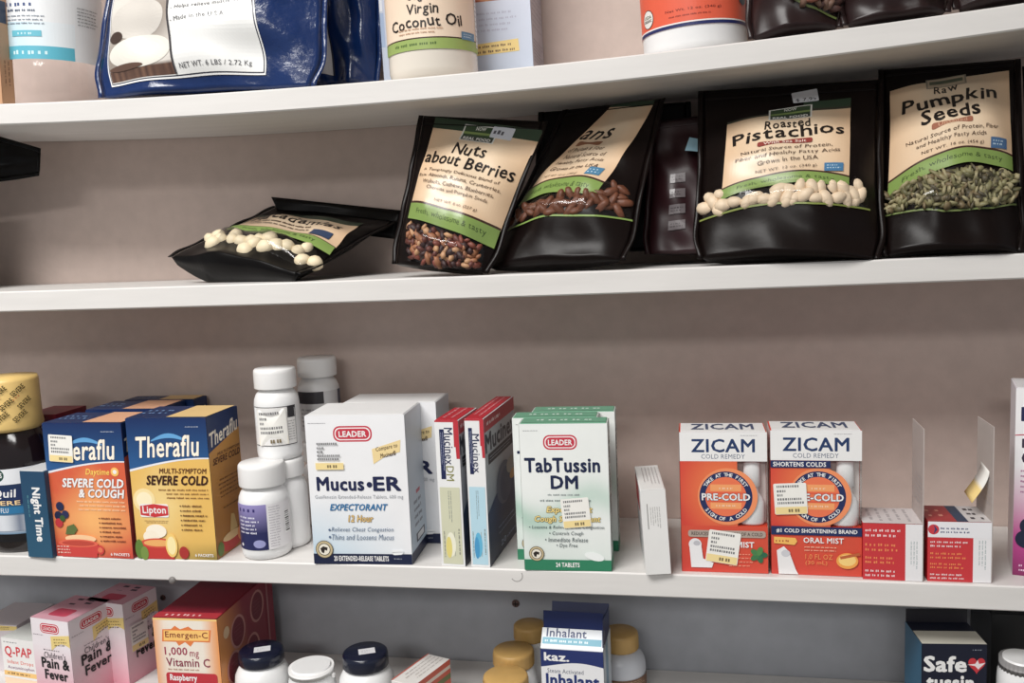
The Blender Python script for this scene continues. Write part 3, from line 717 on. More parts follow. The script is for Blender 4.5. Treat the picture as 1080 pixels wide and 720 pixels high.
# orange spray cartons with a cut-out window
def spray_box(A, yaw, w_, h, d, label, two):
    K = Carton('spray_carton', label, 'box', A, yaw, w_, h, d, c(214, 62, 32), 'orange throat spray cartons', body=False, flap=c(236, 235, 234))
    r = K.root; sw, t0, t1 = .66, .205, .665; dep = d*.34
    bm = bmesh.new(); X0, X1, Y0, Y1 = -w_/2, w_/2, -d/2, d/2; xs = X0+sw*w_; z0, z1 = h*(1-t1), h*(1-t0)
    add_box(bm, X0, X1, Y0, Y1, 0, z0, .0004); add_box(bm, X0, X1, Y0, Y1, z1, h, .0004)
    add_box(bm, X0, xs, Y0, Y1, z0, z1); add_box(bm, xs, X1, Y0+dep, Y1, z0, z1)
    bm_obj('carton_body', bm, K.m, r)
    bm = bmesh.new(); add_box(bm, xs+.0003, X1-.0003, Y0+dep-.0008, Y0+dep-.0002, z0+.0003, z1-.0003); bm_obj('window_backing', bm, mat('grey_card_inside', c(222, 214, 210), .6, .3), r)
    # spray bottle inside
    cx = (xs+X1)/2; cy = Y0+dep*.52; br = (X1-xs)*.42
    lathe('spray_bottle', [(.001, z0+.0005), (br*.9, z0+.0005), (br, z0+.002), (br, z0+(z1-z0)*.36), (br*.8, z0+(z1-z0)*.44), (br*.55, z0+(z1-z0)*.50), (br*.55, z0+(z1-z0)*.58), (br*.72, z0+(z1-z0)*.60), (br*.66, z1-.003), (br*.5, z1-.001), (.001, z1-.001)], WHITEPL, r, 28, loc=(cx, cy, 0), ell=(1, dep*.46/br))
    bm = bmesh.new(); add_box(bm, xs, X1+.0001, Y0-.0001, Y0+.0001, z0, z1); add_box(bm, X1-.0001, X1+.0001, Y0, Y0+dep, z0, z1); bm_obj('clear_window', bm, clear('clear_box_film', (1, 1, 1), .02), r)
    P = Print(K.face('front'))
    bg = lambda a, b: mix(c(212, 52, 30), c(238, 122, 56), 1.25-math.hypot((a-.5)*1.5, (b-.42)*2.2)*1.5)
    P.rect(0, .205, sw, .665, bg, 8, 8); P.rect(0, .665, 1, 1, lambda a, b: mix(c(214, 66, 34), c(206, 34, 34), (b-.7)*2-a*.4), 8, 6)
    P.rect(0, 0, 1, .205, c(238, 237, 236))
    P.text('ZICAM', .14, .05, .86, .14, c(28, 54, 100), .02); P.text('COLD REMEDY', .25, .155, .75, .187, c(110, 120, 140), .004); P.lines(.70, .02, .95, .028, 1, GREY, 3)
    cs, ct, R = .525, .455, w_*.305
    P.disc(cs+.02, ct, R*1.13, c(240, 140, 84), 40); P.disc(cs, ct, R, c(30, 44, 92), 40); P.disc(cs, ct, R*.78, c(236, 110, 62), 36)
    q = R*.78
    for (b0, b1, k) in ((-.62, -.28, c(244, 158, 92)), (.30, .62, c(244, 158, 92)), (-.22, -.14, c(226, 84, 44)), (.2, .27, c(226, 84, 44))):
        e0 = math.sqrt(1-max(b0*b0, b1*b1))*.95; P.rect(cs-e0*q/w_, ct+b0*q/h, cs+e0*q/w_, ct+b1*q/h, k)
    P.lines(cs-.4*q/w_, ct-.5*q/h, cs+.4*q/w_, ct-.35*q/h, 1, c(250, 214, 180), 3, .7, 'c'); P.lines(cs-.6*q/w_, ct+.38*q/h, cs+.6*q/w_, ct+.52*q/h, 1, c(250, 214, 180), 4, .7, 'c')
    P.text('PRE-COLD', cs-.275, ct-.022, cs+.275, ct+.025, WHITE, .03, outline=c(30, 44, 92), ow=.03)
    P.arctext('TAKE AT THE FIRST', cs, ct, R*.88, 152, 28, R*.20, WHITE, .02); P.arctext('SIGN OF A COLD', cs, ct, R*.88, 212, 328, R*.20, WHITE, .02, True)
    if two:
        P.rect(0, .205, .66, .255, c(28, 44, 92)); P.text('SHORTENS COLDS', .03, .215, .61, .245, WHITE, .025)
        P.rect(0, .66, 1, .72, c(28, 44, 92)); P.text('#1 COLD SHORTENING BRAND', .06, .676, .95, .705, WHITE, .025)
        P.poly([(.03, .735), (.27, .74), (.29, .765), (.26, .79), (.03, .78)], c(244, 186, 84)); P.lines(.05, .75, .25, .775, 1, c(170, 60, 30), 4, .6)
        P.text('ORAL MIST', .36, .735, .80, .772, WHITE, .02); P.lines(.37, .79, .75, .835, 2, c(246, 190, 160), 6, .4)
        P.text('1.0 FL OZ', .38, .85, .68, .885, c(240, 150, 80), .005); P.text('(30 mL)', .38, .895, .62, .93, c(240, 150, 80), .005)
        P.poly([(.06, .83), (.14, .80), (.20, .84), (.27, .96), (.30, .995), (.08, .995)], c(236, 234, 234)); P.ellipse(.16, .85, .05, .025, c(205, 205, 210))
        P.ellipse(.84, .89, .12, .055, c(240, 160, 60)); P.ellipse(.84, .885, .095, .04, c(248, 208, 120)); P.rect(.76, .845, .98, .865, c(190, 90, 40), tilt=14)
    else:
        P.rrect(.08, .695, .975, .745, .0022, c(176, 160, 148)); P.text('REDUCES THE DURATION OF A COLD', .12, .708, .94, .732, c(90, 78, 74), .02)
        P.text('ORAL MIST', .36, .775, .84, .815, WHITE, .025); P.lines(.55, .85, .86, .96, 4, c(240, 160, 130), 4, .35)
        P.ellipse(.16, .80, .075, .045, c(232, 232, 234)); P.poly([(.09, .80), (.23, .80), (.25, .90), (.37, .93), (.35, .965), (.11, .965)], c(236, 235, 236)); P.ellipse(.18, .79, .04, .018, c(190, 190, 196))
        for k in range(5):
            P.ellipse(.89+.05*math.cos(k*1.256), .865+.028*math.sin(k*1.256), .055, .02, c(40+k*10, 104+k*8, 74), tilt=-k*72)
    P.build('front_print', r)
    P = Print(K.face('left')); P.rect(0, 0, 1, .205, c(232, 231, 230)); P.rect(0, .205, 1, 1, lambda a, b: c(196, 50, 32)); P.lines(.1, .3, .9, .9, 10, c(240, 190, 170), 3, .4); P.build('side_print', r)
    P = Print(K.face('top')); P.text('ZICAM', .14, .22, .86, .80, c(60, 76, 110), .02); P.build('top_print', r)
    return K
A, yaw, w_, h = box3(3, (719.5, 602), (810.3, 605), (711.6, 455.5))
K = spray_box(A, yaw, w_, h, .036, 'orange and white spray carton with a mint leaf and a grey slogan bar', False)
sticker(K.face('front'), .30, .70, .67, .93, K.root, -8, seed=31)
A, yaw, w_, h = box3(3, (813.8, 604.5), (908.8, 608.5), (808, 453.5))
K = spray_box(A, yaw, w_, h, .036, 'orange and white spray carton with navy bands and an orange slice', True)
sticker(K.face('front'), .035, .36, .40, .575, K.root, 3, seed=32)

# red hang-tab cartons turned sideways
def hang_box(A, yaw, w_, h, ht, d, label, white):
    K = Carton('hang_tab_carton', label, 'box', A, yaw, w_, h, d, c(196, 30, 40), 'small red cartons with tall hang tabs')
    r = K.root; P = Print(K.face('front')); P.rect(0, 0, 1, 1, c(202, 30, 40)); y0 = .02
    P.rect(.715, 0, 1, 1, c(236, 234, 236)); P.lines(.79, .30, .93, .82, 3, c(160, 176, 176), 4, .45, rot=1, word=(.06, .12))
    if white:
        P.rect(0, 0, 1, .26, c(236, 235, 238)); P.disc(.09, .13, .0042, c(200, 40, 54)); P.poly([(.09, .05), (.15, .13), (.09, .21), (.11, .13)], c(50, 60, 110)); P.lines(.20, .08, .68, .20, 2, c(70, 80, 120), 5, .5); y0 = .26
    k = 1-y0
    P.lines(.04, y0+.06*k, .66, y0+.24*k, 2, c(244, 214, 214), 6, .5); P.lines(.04, y0+.32*k, .66, y0+.50*k, 2, c(240, 132, 70), 7, .55); P.lines(.04, y0+.56*k, .66, y0+.72*k, 2, c(240, 132, 70), 8, .6); P.lines(.04, y0+.80*k, .66, y0+.96*k, 2, c(244, 214, 214), 9, .5)
    P.build('front_print', r)
    P = Print(K.face('top'))
    if white:
        P.rect(0, 0, 1, 1, c(214, 210, 210)); P.rect(0, 0, .46, 1, c(170, 40, 44)); P.rect(.46, 0, .64, 1, c(40, 62, 90)); P.lines(.08, .15, .4, .8, 2, c(220, 140, 120), 4, .4); P.lines(.72, .1, .97, .9, 3, c(70, 66, 72), 5, .5, word=(.2, .4))
    else:
        P.rect(0, 0, 1, 1, c(214, 208, 208)); P.lines(.10, .1, .9, .95, 5, c(170, 164, 166), 5, .4, rot=1, word=(.1, .2))
    P.build('top_print', r)
    bm = bmesh.new(); add_box(bm, w_/2, w_/2+.0008, -d/2, d/2, 0, ht, .0002); tb = bm_obj('hang_tab', bm, mat('shade_toned_card_tab', c(186, 176, 171), .6, .3, .04, 60), r)  # tab colour greyed down to carry the shade on its left face
    f_ = Face(lambda a, b, o: (w_/2-o, -d/2+a*d, ht*(1-b)), d, ht); P = Print(f_); P.lines(.15, .32, .85, .52, 6, c(176, 172, 174), 4, .4); P.build('tab_print', r)
    return K
A, yaw, w_, h = box3(3, (910, 610.3), (972.6, 613.2), (909.3, 551.3)); ht = atY(971.7, 452, A.y).z-A.z
d1 = .042
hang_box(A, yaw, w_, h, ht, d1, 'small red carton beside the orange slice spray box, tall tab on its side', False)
A, yaw, w_, h = box3(3, (978, 612.3), (1045, 615), (977.4, 549.5)); ht = atY(1041.7, 450, A.y).z-A.z
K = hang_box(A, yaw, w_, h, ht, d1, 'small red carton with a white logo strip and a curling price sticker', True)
vs_, fs, cl = [], [], []
for i in range(9):
    k = i/8; a = k*1.1
    for j in range(2):
        vs_.append((w_/2-.0003-.014*math.sin(a)*k**.8, -d1*.30+j*.022, ht*.70-.026*k+.003*j)); cl.append(c(238, 236, 230) if k < .62 else c(236, 206, 130))
for i in range(8): fs.append((2*i, 2*i+1, 2*i+3, 2*i+2))
o = mesh_obj('price_sticker', vs_, fs, PAPER, K.root, cl, True, 'curled white and yellow price sticker'); so = o.modifiers.new('thick', 'SOLIDIFY'); so.thickness = .0003

# tall children's carton cut by the frame on the right
A, yaw, w_, h = box3(3, (1073, 611.5), (1160, 612), (1062.9, 412)); yaw = -.24
A.y += .012
K = Carton('childrens_syrup_carton', 'tall white and magenta syrup carton with dark berries', 'box', A, yaw, .075, h, .05, c(232, 226, 232), flap=c(232, 230, 232))
P = Print(K.face('front')); P.rect(0, 0, 1, 1, lambda a, b: mix(mix(c(240, 238, 240), c(190, 60, 140), (b-.40)*2.6), c(120, 20, 80), (b-.82)*5), 6, 20)
P.text('Mucinex', .06, .10, .92, .17, c(28, 34, 78), .03); P.band(lambda a: .245-.06*a, lambda a: .25-.05*a, .0, 1, c(186, 26, 60), 8)
P.text('Multi-Symptom', .07, .265, .96, .325, c(60, 46, 70), .03); P.text('Cold', .07, .335, .36, .395, c(60, 46, 70), .03); P.lines(.06, .42, .9, .56, 5, c(170, 110, 150), 4, .4)
for (a, b, q) in ((.16, .73, .10), (.30, .77, .11), (.12, .80, .1), (.45, .75, .1), (.6, .78, .1)): P.ellipse(a, b, q, q*.075/h, c(28, 34, 62)); P.ellipse(a+.03, b-.01, q*.4, q*.03, c(60, 84, 120))
P.lines(.06, .93, .5, .98, 2, c(236, 190, 220), 4, .5); P.build('front_print', K.root)

# ================================================================ pouches
def inv_bilinear(q, px, py):
    (x0, y0), (x1, y1), (x2, y2), (x3, y3) = q      # TL TR BR BL
    s, t = .5, .5
    for _ in range(25):
        X = (1-s)*(1-t)*x0+s*(1-t)*x1+s*t*x2+(1-s)*t*x3; Y = (1-s)*(1-t)*y0+s*(1-t)*y1+s*t*y2+(1-s)*t*y3
        dxs = (1-t)*(x1-x0)+t*(x2-x3); dys = (1-t)*(y1-y0)+t*(y2-y3)
        dxt = (1-s)*(x3-x0)+s*(x2-x1); dyt = (1-s)*(y3-y0)+s*(y2-y1)
        det = dxs*dyt-dxt*dys
        ex, ey = px-X, py-Y
        s += (ex*dyt-dxt*ey)/det; t += (dxs*ey-ex*dys)/det
    return s, t
def smooth(x): x = max(0, min(1, x)); return x*x*(3-2*x)
class Bag:
    """stand-up pouch: flat sealed top, sides sealed, swelling to a gusseted foot"""
    def __init__(s, name, label, shelf, TL, TR, BR, BL, T, m, group=None, seed=1, back=.8, wr=.0012, cat='pouch', foot=.75, N=40, M_=44, zip_=True, seam=True, pw=2.4, full=.55, taper=0.07):
        s.q = [TL[:2], TR[:2], BR[:2], BL[:2]]
        W = [atY(*p) for p in (TL, TR, BR, BL)]
        s.W = W; s.T = T; s.seed = seed; s.wr = wr; s.foot = foot; s.shelf = shelf; s.pw = pw; s.full = full; s.taper = taper
        s.n = (W[2]-W[3]).cross(W[0]-W[3]).normalized()
        base = (W[2]+W[3])/2; s.org = Vector((base.x, base.y, shelf_z(shelf, base.x)+.0006))
        s.zmax = (shelf_z(shelf-1, base.x)-SHELF[shelf-1][1]-.004) if shelf > 1 else 9
        s.root = empty(name, s.org, label, cat, group)
        s.wid = (W[1]-W[0]).length*.5+(W[2]-W[3]).length*.5; s.hei = ((W[0]-W[3]).length+(W[1]-W[2]).length)/2
        V, Fs, idx = [], [], {}
        def vid(i, j, k):
            if i in (0, N) or j == 0: k = 0
            if (i, j, k) not in idx:
                idx[(i, j, k)] = len(V); V.append(s.pt(i/N, j/M_, 0) if k == 0 else s.pt(i/N, j/M_, 0, -back))
            return idx[(i, j, k)]
        for i in range(N):
            for j in range(M_):
                for k in (0, 1):
                    f = [vid(i, j, k), vid(i, j+1, k), vid(i+1, j+1, k), vid(i+1, j, k)]
                    f = [a for n_, a in enumerate(f) if a not in f[:n_]]
                    if len(f) > 2: Fs.append(tuple(f if k == 0 else f[::-1]))
            f = [vid(i, M_, 0), vid(i, M_, 1), vid(i+1, M_, 1), vid(i+1, M_, 0)]
            f = [a for n_, a in enumerate(f) if a not in f[:n_]]
            if len(f) > 2: Fs.append(tuple(f))
        mesh_obj('pouch_film', V, Fs, m, s.root, smooth=True)
        if seam:
            for e in (0, 1):
                V, Fs = [], []
                for j in range(M_+1):
                    t = j/M_; a = Vector(s.pt(e, t, 0.0004)); d = (s.W[1]-s.W[0]).normalized()*(.0045 if e else -.0045)
                    for kk in (0, .5, 1):
                        V.append(s.clampl(a+d*kk+s.n*(.0006*math.sin(t*23+e)*kk)))
                for j in range(M_):
                    for kk in (0, 1): a = j*3+kk; Fs.append((a, a+3, a+4, a+1))
                o = mesh_obj('side_seam', V, Fs, m, s.root, smooth=True); so = o.modifiers.new('t', 'SOLIDIFY'); so.thickness = .0005; so.offset = 0
        if zip_:
            V, Fs = [], []
            for i in range(N+1):
                for (dt, o_) in ((.0, .0004), (.006, .0014), (.012, .0004)): V.append(s.pt(.01+.98*i/N, .05+dt, o_))
            for i in range(N):
                for kk in (0, 1): a = i*3+kk; Fs.append((a, a+1, a+4, a+3))
            mesh_obj('zip_strip', V, Fs, m, s.root, smooth=True)
    def clampw(s, P):
        P.y = min(P.y, WALL_Y-.002); P.z = max(P.z, shelf_z(s.shelf, P.x)+.0006); P.z = min(P.z, s.zmax); return P
    def clampl(s, L): return tuple(s.clampw(Vector(L)+s.org)-s.org)
    def bulge(s, a, t):
        p = smooth(t/s.full)*(1-(1-s.foot)*smooth((t-.7)/.3))
        x = abs(2*a-1)
        return s.T*p*max(0, 1-x**s.pw)
    def world(s, a, t, o, side=1):
        TL, TR, BR, BL = s.W
        if s.taper: a0 = a; a = .5+(a-.5)*(1-s.taper*(smooth((t-.80)/.20)**2+.35*smooth(t/.45)*(1-smooth((t-.6)/.3))))
        P = TL*(1-a)*(1-t)+TR*a*(1-t)+BR*a*t+BL*(1-a)*t
        b = s.bulge(a, t)*side; k = s.seed
        edge = max(0, 1-abs(2*a-1)**4)
        wv = s.wr*(math.sin(a*9+t*7+k)+.7*math.sin(a*17-t*11+2*k)+.5*math.sin(a*5-t*29+k*3))*edge*smooth(t*4)*(1 if side > 0 else .3)
        P = P+s.n*(b+wv+o)
        return s.clampw(P)
    def pt(s, a, t, o, side=1): return tuple(s.world(a, t, o, side)-s.org)
    def st(s, px, py): return inv_bilinear(s.q, px, py)
    def quad_face(s, TL, TR, BR, BL, nu=40, nv=40):
        c4 = [s.st(*p) for p in (TL, TR, BR, BL)]
        def fn(a, b, o):
            A = [(1-a)*(1-b)*c4[0][k]+a*(1-b)*c4[1][k]+a*b*c4[2][k]+(1-a)*b*c4[3][k] for k in (0, 1)]
            return s.pt(A[0], A[1], o)
        w_ = (c4[1][0]-c4[0][0])*s.wid; h = (c4[3][1]-c4[0][1])*s.hei
        return Face(fn, w_, h, nu, nv)
    def film(s, xs, top, bot, m, off=.006):
        n, q = 24, 10; V, Fs = [], []
        for i in range(n+1):
            x = xs[0]+(xs[1]-xs[0])*i/n
            for j in range(q+1):
                y = top(x)+(bot(x)-top(x))*j/q; a, t = s.st(x, y)
                e = min(1, 4*min(i/n, 1-i/n, j/q, 1-j/q)); V.append(s.pt(a, t, .0006+off*smooth(e)+.0005*math.sin(i*1.7+j*1.1)*e))
        for i in range(n):
            for j in range(q): a = i*(q+1)+j; Fs.append((a, a+1, a+q+2, a+q+1))
        return mesh_obj('clear_window', V, Fs, m, s.root, smooth=True)
    def spots(s, xs, top, bot, step, seed):
        rnd = random.Random(seed); out = []; row = 0
        y0 = min(top(xs[0]+(xs[1]-xs[0])*k/10) for k in range(11)); y1 = max(bot(xs[0]+(xs[1]-xs[0])*k/10) for k in range(11))
        y = y0+step*.4
        while y < y1:
            x = xs[0]+step*(.4+.5*(row % 2))
            while x < xs[1]-step*.3:
                X, Y = x+rnd.uniform(-.2, .2)*step, y+rnd.uniform(-.2, .2)*step
                if top(X)+step*.2 < Y < bot(X)-step*.35 and xs[0] < X < xs[1]: out.append((X, Y))
                x += step
            y += step*.86; row += 1
        return out
FILM = clear('pouch_window_film', (.97, .97, .97), .03, .10)
def pl(*p):
    def f(x):
        if x <= p[0][0]: return p[0][1]
        for (xa, ya), (xb, yb) in zip(p, p[1:]):
            if x <= xb: return ya+(yb-ya)*(x-xa)/(xb-xa)
        return p[-1][1]
    return f
_nm = {}
def nut_mesh(kind, r, m):
    if kind in _nm: return _nm[kind]
    bm = bmesh.new(); bmesh.ops.create_icosphere(bm, subdivisions=2, radius=1)
    for v in bm.verts:
        x, y, z = v.co
        if kind == 'pecan': k = 1+.22*math.cos(5*math.atan2(z, y)); v.co = Vector((x*r*1.35, y*r*.62*k, z*r*.62*k))
        elif kind == 'pistachio': k = 1+.05*math.sin(6*math.atan2(z, y)); v.co = Vector((x*r*1.25, y*r*.85*k, z*r*.8*k*(1-.15*x)))
        else: k = 1+.10*math.sin(3*x+2*y+z*2); v.co = Vector((x*r*k, y*r*.92*k, z*r*.92))
    me = bpy.data.meshes.new(kind); bm.to_mesh(me); bm.free(); me.materials.append(m); me.polygons.foreach_set('use_smooth', [True]*len(me.polygons)); _nm[kind] = me; return me
def nuts(B, kind, name, label, group, sp, r, m, lift=.0015, seed=2):
    rnd = random.Random(seed); me = nut_mesh(kind, r, m)
    for X, Y in sp:
        a, t = B.st(X, Y); o = bpy.data.objects.new(name, me); COL.objects.link(o)
        o.location = B.world(a, t, lift); o.rotation_euler = (rnd.uniform(-.6, .6), rnd.uniform(-1.5, 1.5), rnd.uniform(-.5, .5)); k = rnd.uniform(.85, 1.12); o.scale = (k, k, k)
        tag(o, label, 'nut', group)
def seeds(B, name, label, sp, r, m_cols, flat=.35, seed=4, lift=.001):
    """loose seeds or chopped fruit, far too many to count: one mesh"""
    rnd = random.Random(seed); V, Fs, cl = [], [], []
    bm = bmesh.new(); bmesh.ops.create_icosphere(bm, subdivisions=1, radius=1); bv = [v.co.copy() for v in bm.verts]; bf = [tuple(v.index for v in f.verts) for f in bm.faces]; bm.free()
    for X, Y in sp:
        a, t = B.st(X, Y); P = B.world(a, t, lift+rnd.uniform(0, .002)); R = Matrix.Rotation(rnd.uniform(0, 6), 3, 'X') @ Matrix.Rotation(rnd.uniform(0, 6), 3, 'Y') @ Matrix.Rotation(rnd.uniform(-1, 1), 3, 'Z')
        k = r*rnd.uniform(.75, 1.2); b = len(V); cc = rnd.choice(m_cols)
        for v in bv: V.append(P+R @ Vector((v.x*k*1.5, v.y*k*.9, v.z*k*flat))); cl.append(cc)
        Fs += [tuple(b+i for i in f) for f in bf]
    o = mesh_obj(name, V, Fs, mat('seed_mix', rough=.55, noise=.15, scale=200, attr=True), None, cl, True)
    return tag(o, label, 'seeds', kind='stuff')
BEIGE = c(224, 200, 170); BEIGE2 = c(214, 166, 118); DGREEN = c(44, 66, 48); LGREEN = c(124, 150, 74); INK = c(28, 22, 20)
def logo(P, s0, t0, s1, t1, cut=False):
    P.rect(s0, t0, s1, t1, c(226, 226, 220), 4, 2); a, b = s1-s0, t1-t0
    P.rect(s0+.04*a, t0+.06*b, s1-.04*a, t1-.30*b, c(52, 74, 48), 4, 2); P.rect(s0+.04*a, t0+.42*b, s1-.04*a, t0+.56*b, c(128, 150, 84), 4, 1)
    P.rect(s0+.04*a, t1-.30*b, s1-.04*a, t1-.04*b, c(60, 66, 60), 4, 1)
    P.text('NOW', s0+.36*a, t0+.09*b, s0+.64*a, t0+.30*b, c(226, 226, 220), .02); P.text('REAL FOOD', s0+.10*a, t1-.25*b, s1-.10*a, t1-.08*b, c(236, 236, 230), .03)
def back_label(P, s0=0, s1=1, t0=0, t1=1):
    P.rect(s0, t0, s1, t1, lambda a, b: mix(BEIGE, BEIGE2, max(abs(a-.5)*1.5-.25, (b-.62)*1.8, .12-b)), 40, 40)
def green_band(P, f0, f1, txt=(.12, .88), s0=0, s1=1, seed=3):
    P.band(lambda a: f0(a)-.018, f0, s0, s1, c(66, 40, 30), 40, 2); P.band(f0, f1, s0, s1, LGREEN, 40, 6)
    mid = (txt[0]+txt[1])/2; h = (f1(mid)-f0(mid))
    P.hand('Fresh, wholesome & tasty', txt[0], f0(mid)+h*.25, txt[1], f0(mid)+h*.72, c(52, 70, 30), seed, warp=lambda a: f0(a)-f0(mid), bold=.004)
G_P = 'dark nut and seed pouches'

# --- mixed nuts and berries pouch, leaning
B = Bag('nut_pouch', 'leaning dark pouch labelled Nuts about Berries with a crinkled window', 2, (447, 122, .060), (573, 128, .060), (514, 289, .006), (416, 279, .020), .022, POUCH, G_P, 2, foot=.6)
L = B.quad_face((460, 124), (573, 138), (522, 264), (434, 238))
P = Print(L, .0007); back_label(P, t1=.86)
P.rect(0, 0, 1, .10, DGREEN, 40, 5)
logo(P, .29, .03, .62, .19); P.rrect(.56, .02, .76, .13, .001, c(206, 210, 220)); P.lines(.58, .04, .74, .11, 1, c(90, 90, 100), 3, .6, word=(.3, .5))
P.hand('Nuts', .29, .225, .61, .345, INK, 4); P.hand('about Berries', .02, .335, .95, .47, INK, 5, warp=lambda a: .03*(a-.5))
for k, (tx, a0, a1) in enumerate((('A Temptingly Delicious Blend of', .06, .86), ('Raw Almonds, Raisins, Cranberries,', .02, .90), ('Walnuts, Cashews, Blueberries,', .10, .86), ('Cherries and Pumpkin Seeds', .17, .82))):
    P.hand(tx, a0, .50+k*.055, a1, .54+k*.055, c(84, 56, 40), k+2, bold=0)
P.text('NET WT. 8 oz. (227 g)', .30, .765, .76, .795, c(84, 60, 44), 0)
green_band(P, lambda a: .845+.02*(a-.5), lambda a: .985+.03*(a-.5), (.12, .90))
P.build('front_label', B.root, FILMPRINT, 'beige label with marker lettering and a green band')
top, bot = pl((434, 240), (522, 266)), pl((434, 276), (470, 287), (514, 287))
seeds(B, 'nut_and_berry_mix', 'chopped nuts and dried berries behind the crinkled window', B.spots((436, 512), top, bot, 5.2, 3), .0042, [c(150, 96, 62), c(92, 44, 34), c(52, 26, 26), c(186, 140, 100), c(120, 60, 46)], .6)
B.film((435, 513), top, bot, FILM, .006)

# --- pecan pouch, turned and slumped
B = Bag('nut_pouch', 'slumped dark pouch of pecans with the start of its name folded away', 2, (600, 112, .105), (697, 101, .080), (660, 275, .004), (514, 284, .030), .022, POUCH, G_P, 5, foot=.55, full=.75)
L = B.quad_face((646, 112), (690, 110), (638, 218), (548, 217))
P = Print(L, .0007); back_label(P, t1=.88); P.rect(0, -.13, 1, .02, DGREEN, 40, 6)
P.hand('ans', .02, .26, .55, .40, INK, 4); P.rrect(.10, .42, .52, .475, .0012, c(140, 90, 60))
for k, (tx, a0, a1) in enumerate((('of Protein & Fiber', .06, .66), ('Natural Source of', .10, .76), ('Healthy Fatty Acids', .08, .80), ('Grown in the USA', .10, .80))):
    P.hand(tx, a0, .49+k*.072, a1, .54+k*.072, c(84, 56, 40), k+2, bold=0)
P.text('NET WT. 12 oz. (340 g)', .12, .80, .60, .83, c(84, 60, 44), 0); P.rect(.72, .745, .90, .835, c(70, 124, 158), 3, 3); P.lines(.74, .76, .88, .82, 2, c(200, 220, 230), 3)
green_band(P, lambda a: .90-.04*math.sin(a*PI), lambda a: 1.04-.03*math.sin(a*PI), (.10, .88))
P.build('front_label', B.root, FILMPRINT, 'beige label with marker lettering and a green band')
top, bot = pl((540, 233), (590, 220), (638, 216), (644, 203), (668, 207)), pl((534, 246), (580, 243), (630, 240), (668, 235))
PEC = mat('pecan_brown', c(104, 62, 43), .5, .4, .25, 150, .3)
nuts(B, 'pecan', 'pecan_half', 'ridged brown pecan half behind the slumped pouch window', 'pecan halves in the pouch', B.spots((538, 666), top, bot, 8.5, 3), .0062, PEC, lift=-.001)
B.film((537, 667), top, bot, FILM, .006)
Fw = Face(lambda a, b, o: B.pt(*B.st(534+134*a, bot(534+134*a)+1.6*b), .0008+o), .1, .002, 20, 1); P = Print(Fw); P.rect(0, 0, 1, 1, LGREEN, 24, 1); P.build('window_border', B.root, FILMPRINT)

# --- pistachio pouch
B = Bag('nut_pouch', 'upright dark pouch labelled Roasted Pistachios with a grey price tag on top', 2, (742, 96, .075), (926, 84, .075), (929, 276, .003), (735, 274, .012), .026, POUCH, G_P, 9, foot=.7, full=.5)
L = B.quad_face((767, 137), (898, 117), (895, 213), (760, 222))
P = Print(L, .0007); back_label(P, t1=.90); P.band(lambda a: -.14+.02*a, lambda a: .012, .62, 1, DGREEN, 24, 6); P.rect(0, -.02, 1, .012, c(60, 60, 48), 40, 2)
logo(P, .34, -.08, .69, .10)
P.hand('Roasted', .31, .12, .68, .25, INK, 4); P.hand('Pistachios', .05, .215, .95, .385, INK, 6)
P.rrect(.26, .405, .70, .465, .0016, c(140, 52, 44)); P.text('With Sea Salt', .31, .42, .65, .452, c(240, 220, 206), .01)
for k, (tx, a0, a1) in enumerate((('Natural Source of Protein,', .13, .86), ('Fiber and Healthy Fatty Acids', .09, .92), ('Grown in the USA', .27, .75))): P.hand(tx, a0, .485+k*.072, a1, .54+k*.072, c(74, 50, 38), k+2, bold=0)
P.text('NET WT. 12 oz. (340 g)', .26, .735, .74, .772, c(74, 52, 40), 0); P.rect(.80, .73, .95, .82, c(64, 118, 160), 3, 3); P.lines(.82, .745, .93, .80, 2, c(200, 220, 230), 3)
green_band(P, lambda a: .885-.075*math.sin(a*PI), lambda a: 1.0-.075*math.sin(a*PI)+.0*a, (.12, .88))
P.build('front_label', B.root, FILMPRINT, 'beige label with marker lettering and a green band')
top, bot = pl((742, 222), (752, 205), (766, 218), (830, 206), (893, 209), (900, 196), (914, 218)), pl((738, 235), (817, 229), (860, 231), (916, 227))
PIS = mat('pistachio_shell', c(226, 204, 176), .5, .4, .1, 120, .15)
nuts(B, 'pistachio', 'pistachio', 'pale pistachio in its shell behind the pouch window', 'pistachios in the pouch', B.spots((741, 916), pl((742, 219), (752, 203), (768, 218), (830, 210), (893, 210), (902, 196), (914, 214)), pl((738, 237), (817, 232), (916, 230)), 10.5, 5), .0066, PIS, lift=-.002)
B.film((740, 916), top, bot, FILM, .0075)
bo = bot
Fw = Face(lambda a, b, o, B=B: B.pt(*B.st(737+181*a, bo(737+181*a)+1.8*b), .0008+o), .15, .002, 20, 1); P = Print(Fw); P.rect(0, 0, 1, 1, c(120, 130, 60), 24, 1); P.build('window_border', B.root, FILMPRINT)
Fq = B.quad_face((836, 101), (863, 95), (865, 111), (838, 115), 4, 3); P = Print(Fq, .0016); P.rrect(0, 0, 1, 1, .001, c(206, 208, 214)); P.text('$ 7.99', .12, .62, .92, .95, c(50, 50, 56), .01); P.build('price_tag', B.root, PAPER, 'small pale grey price tag')

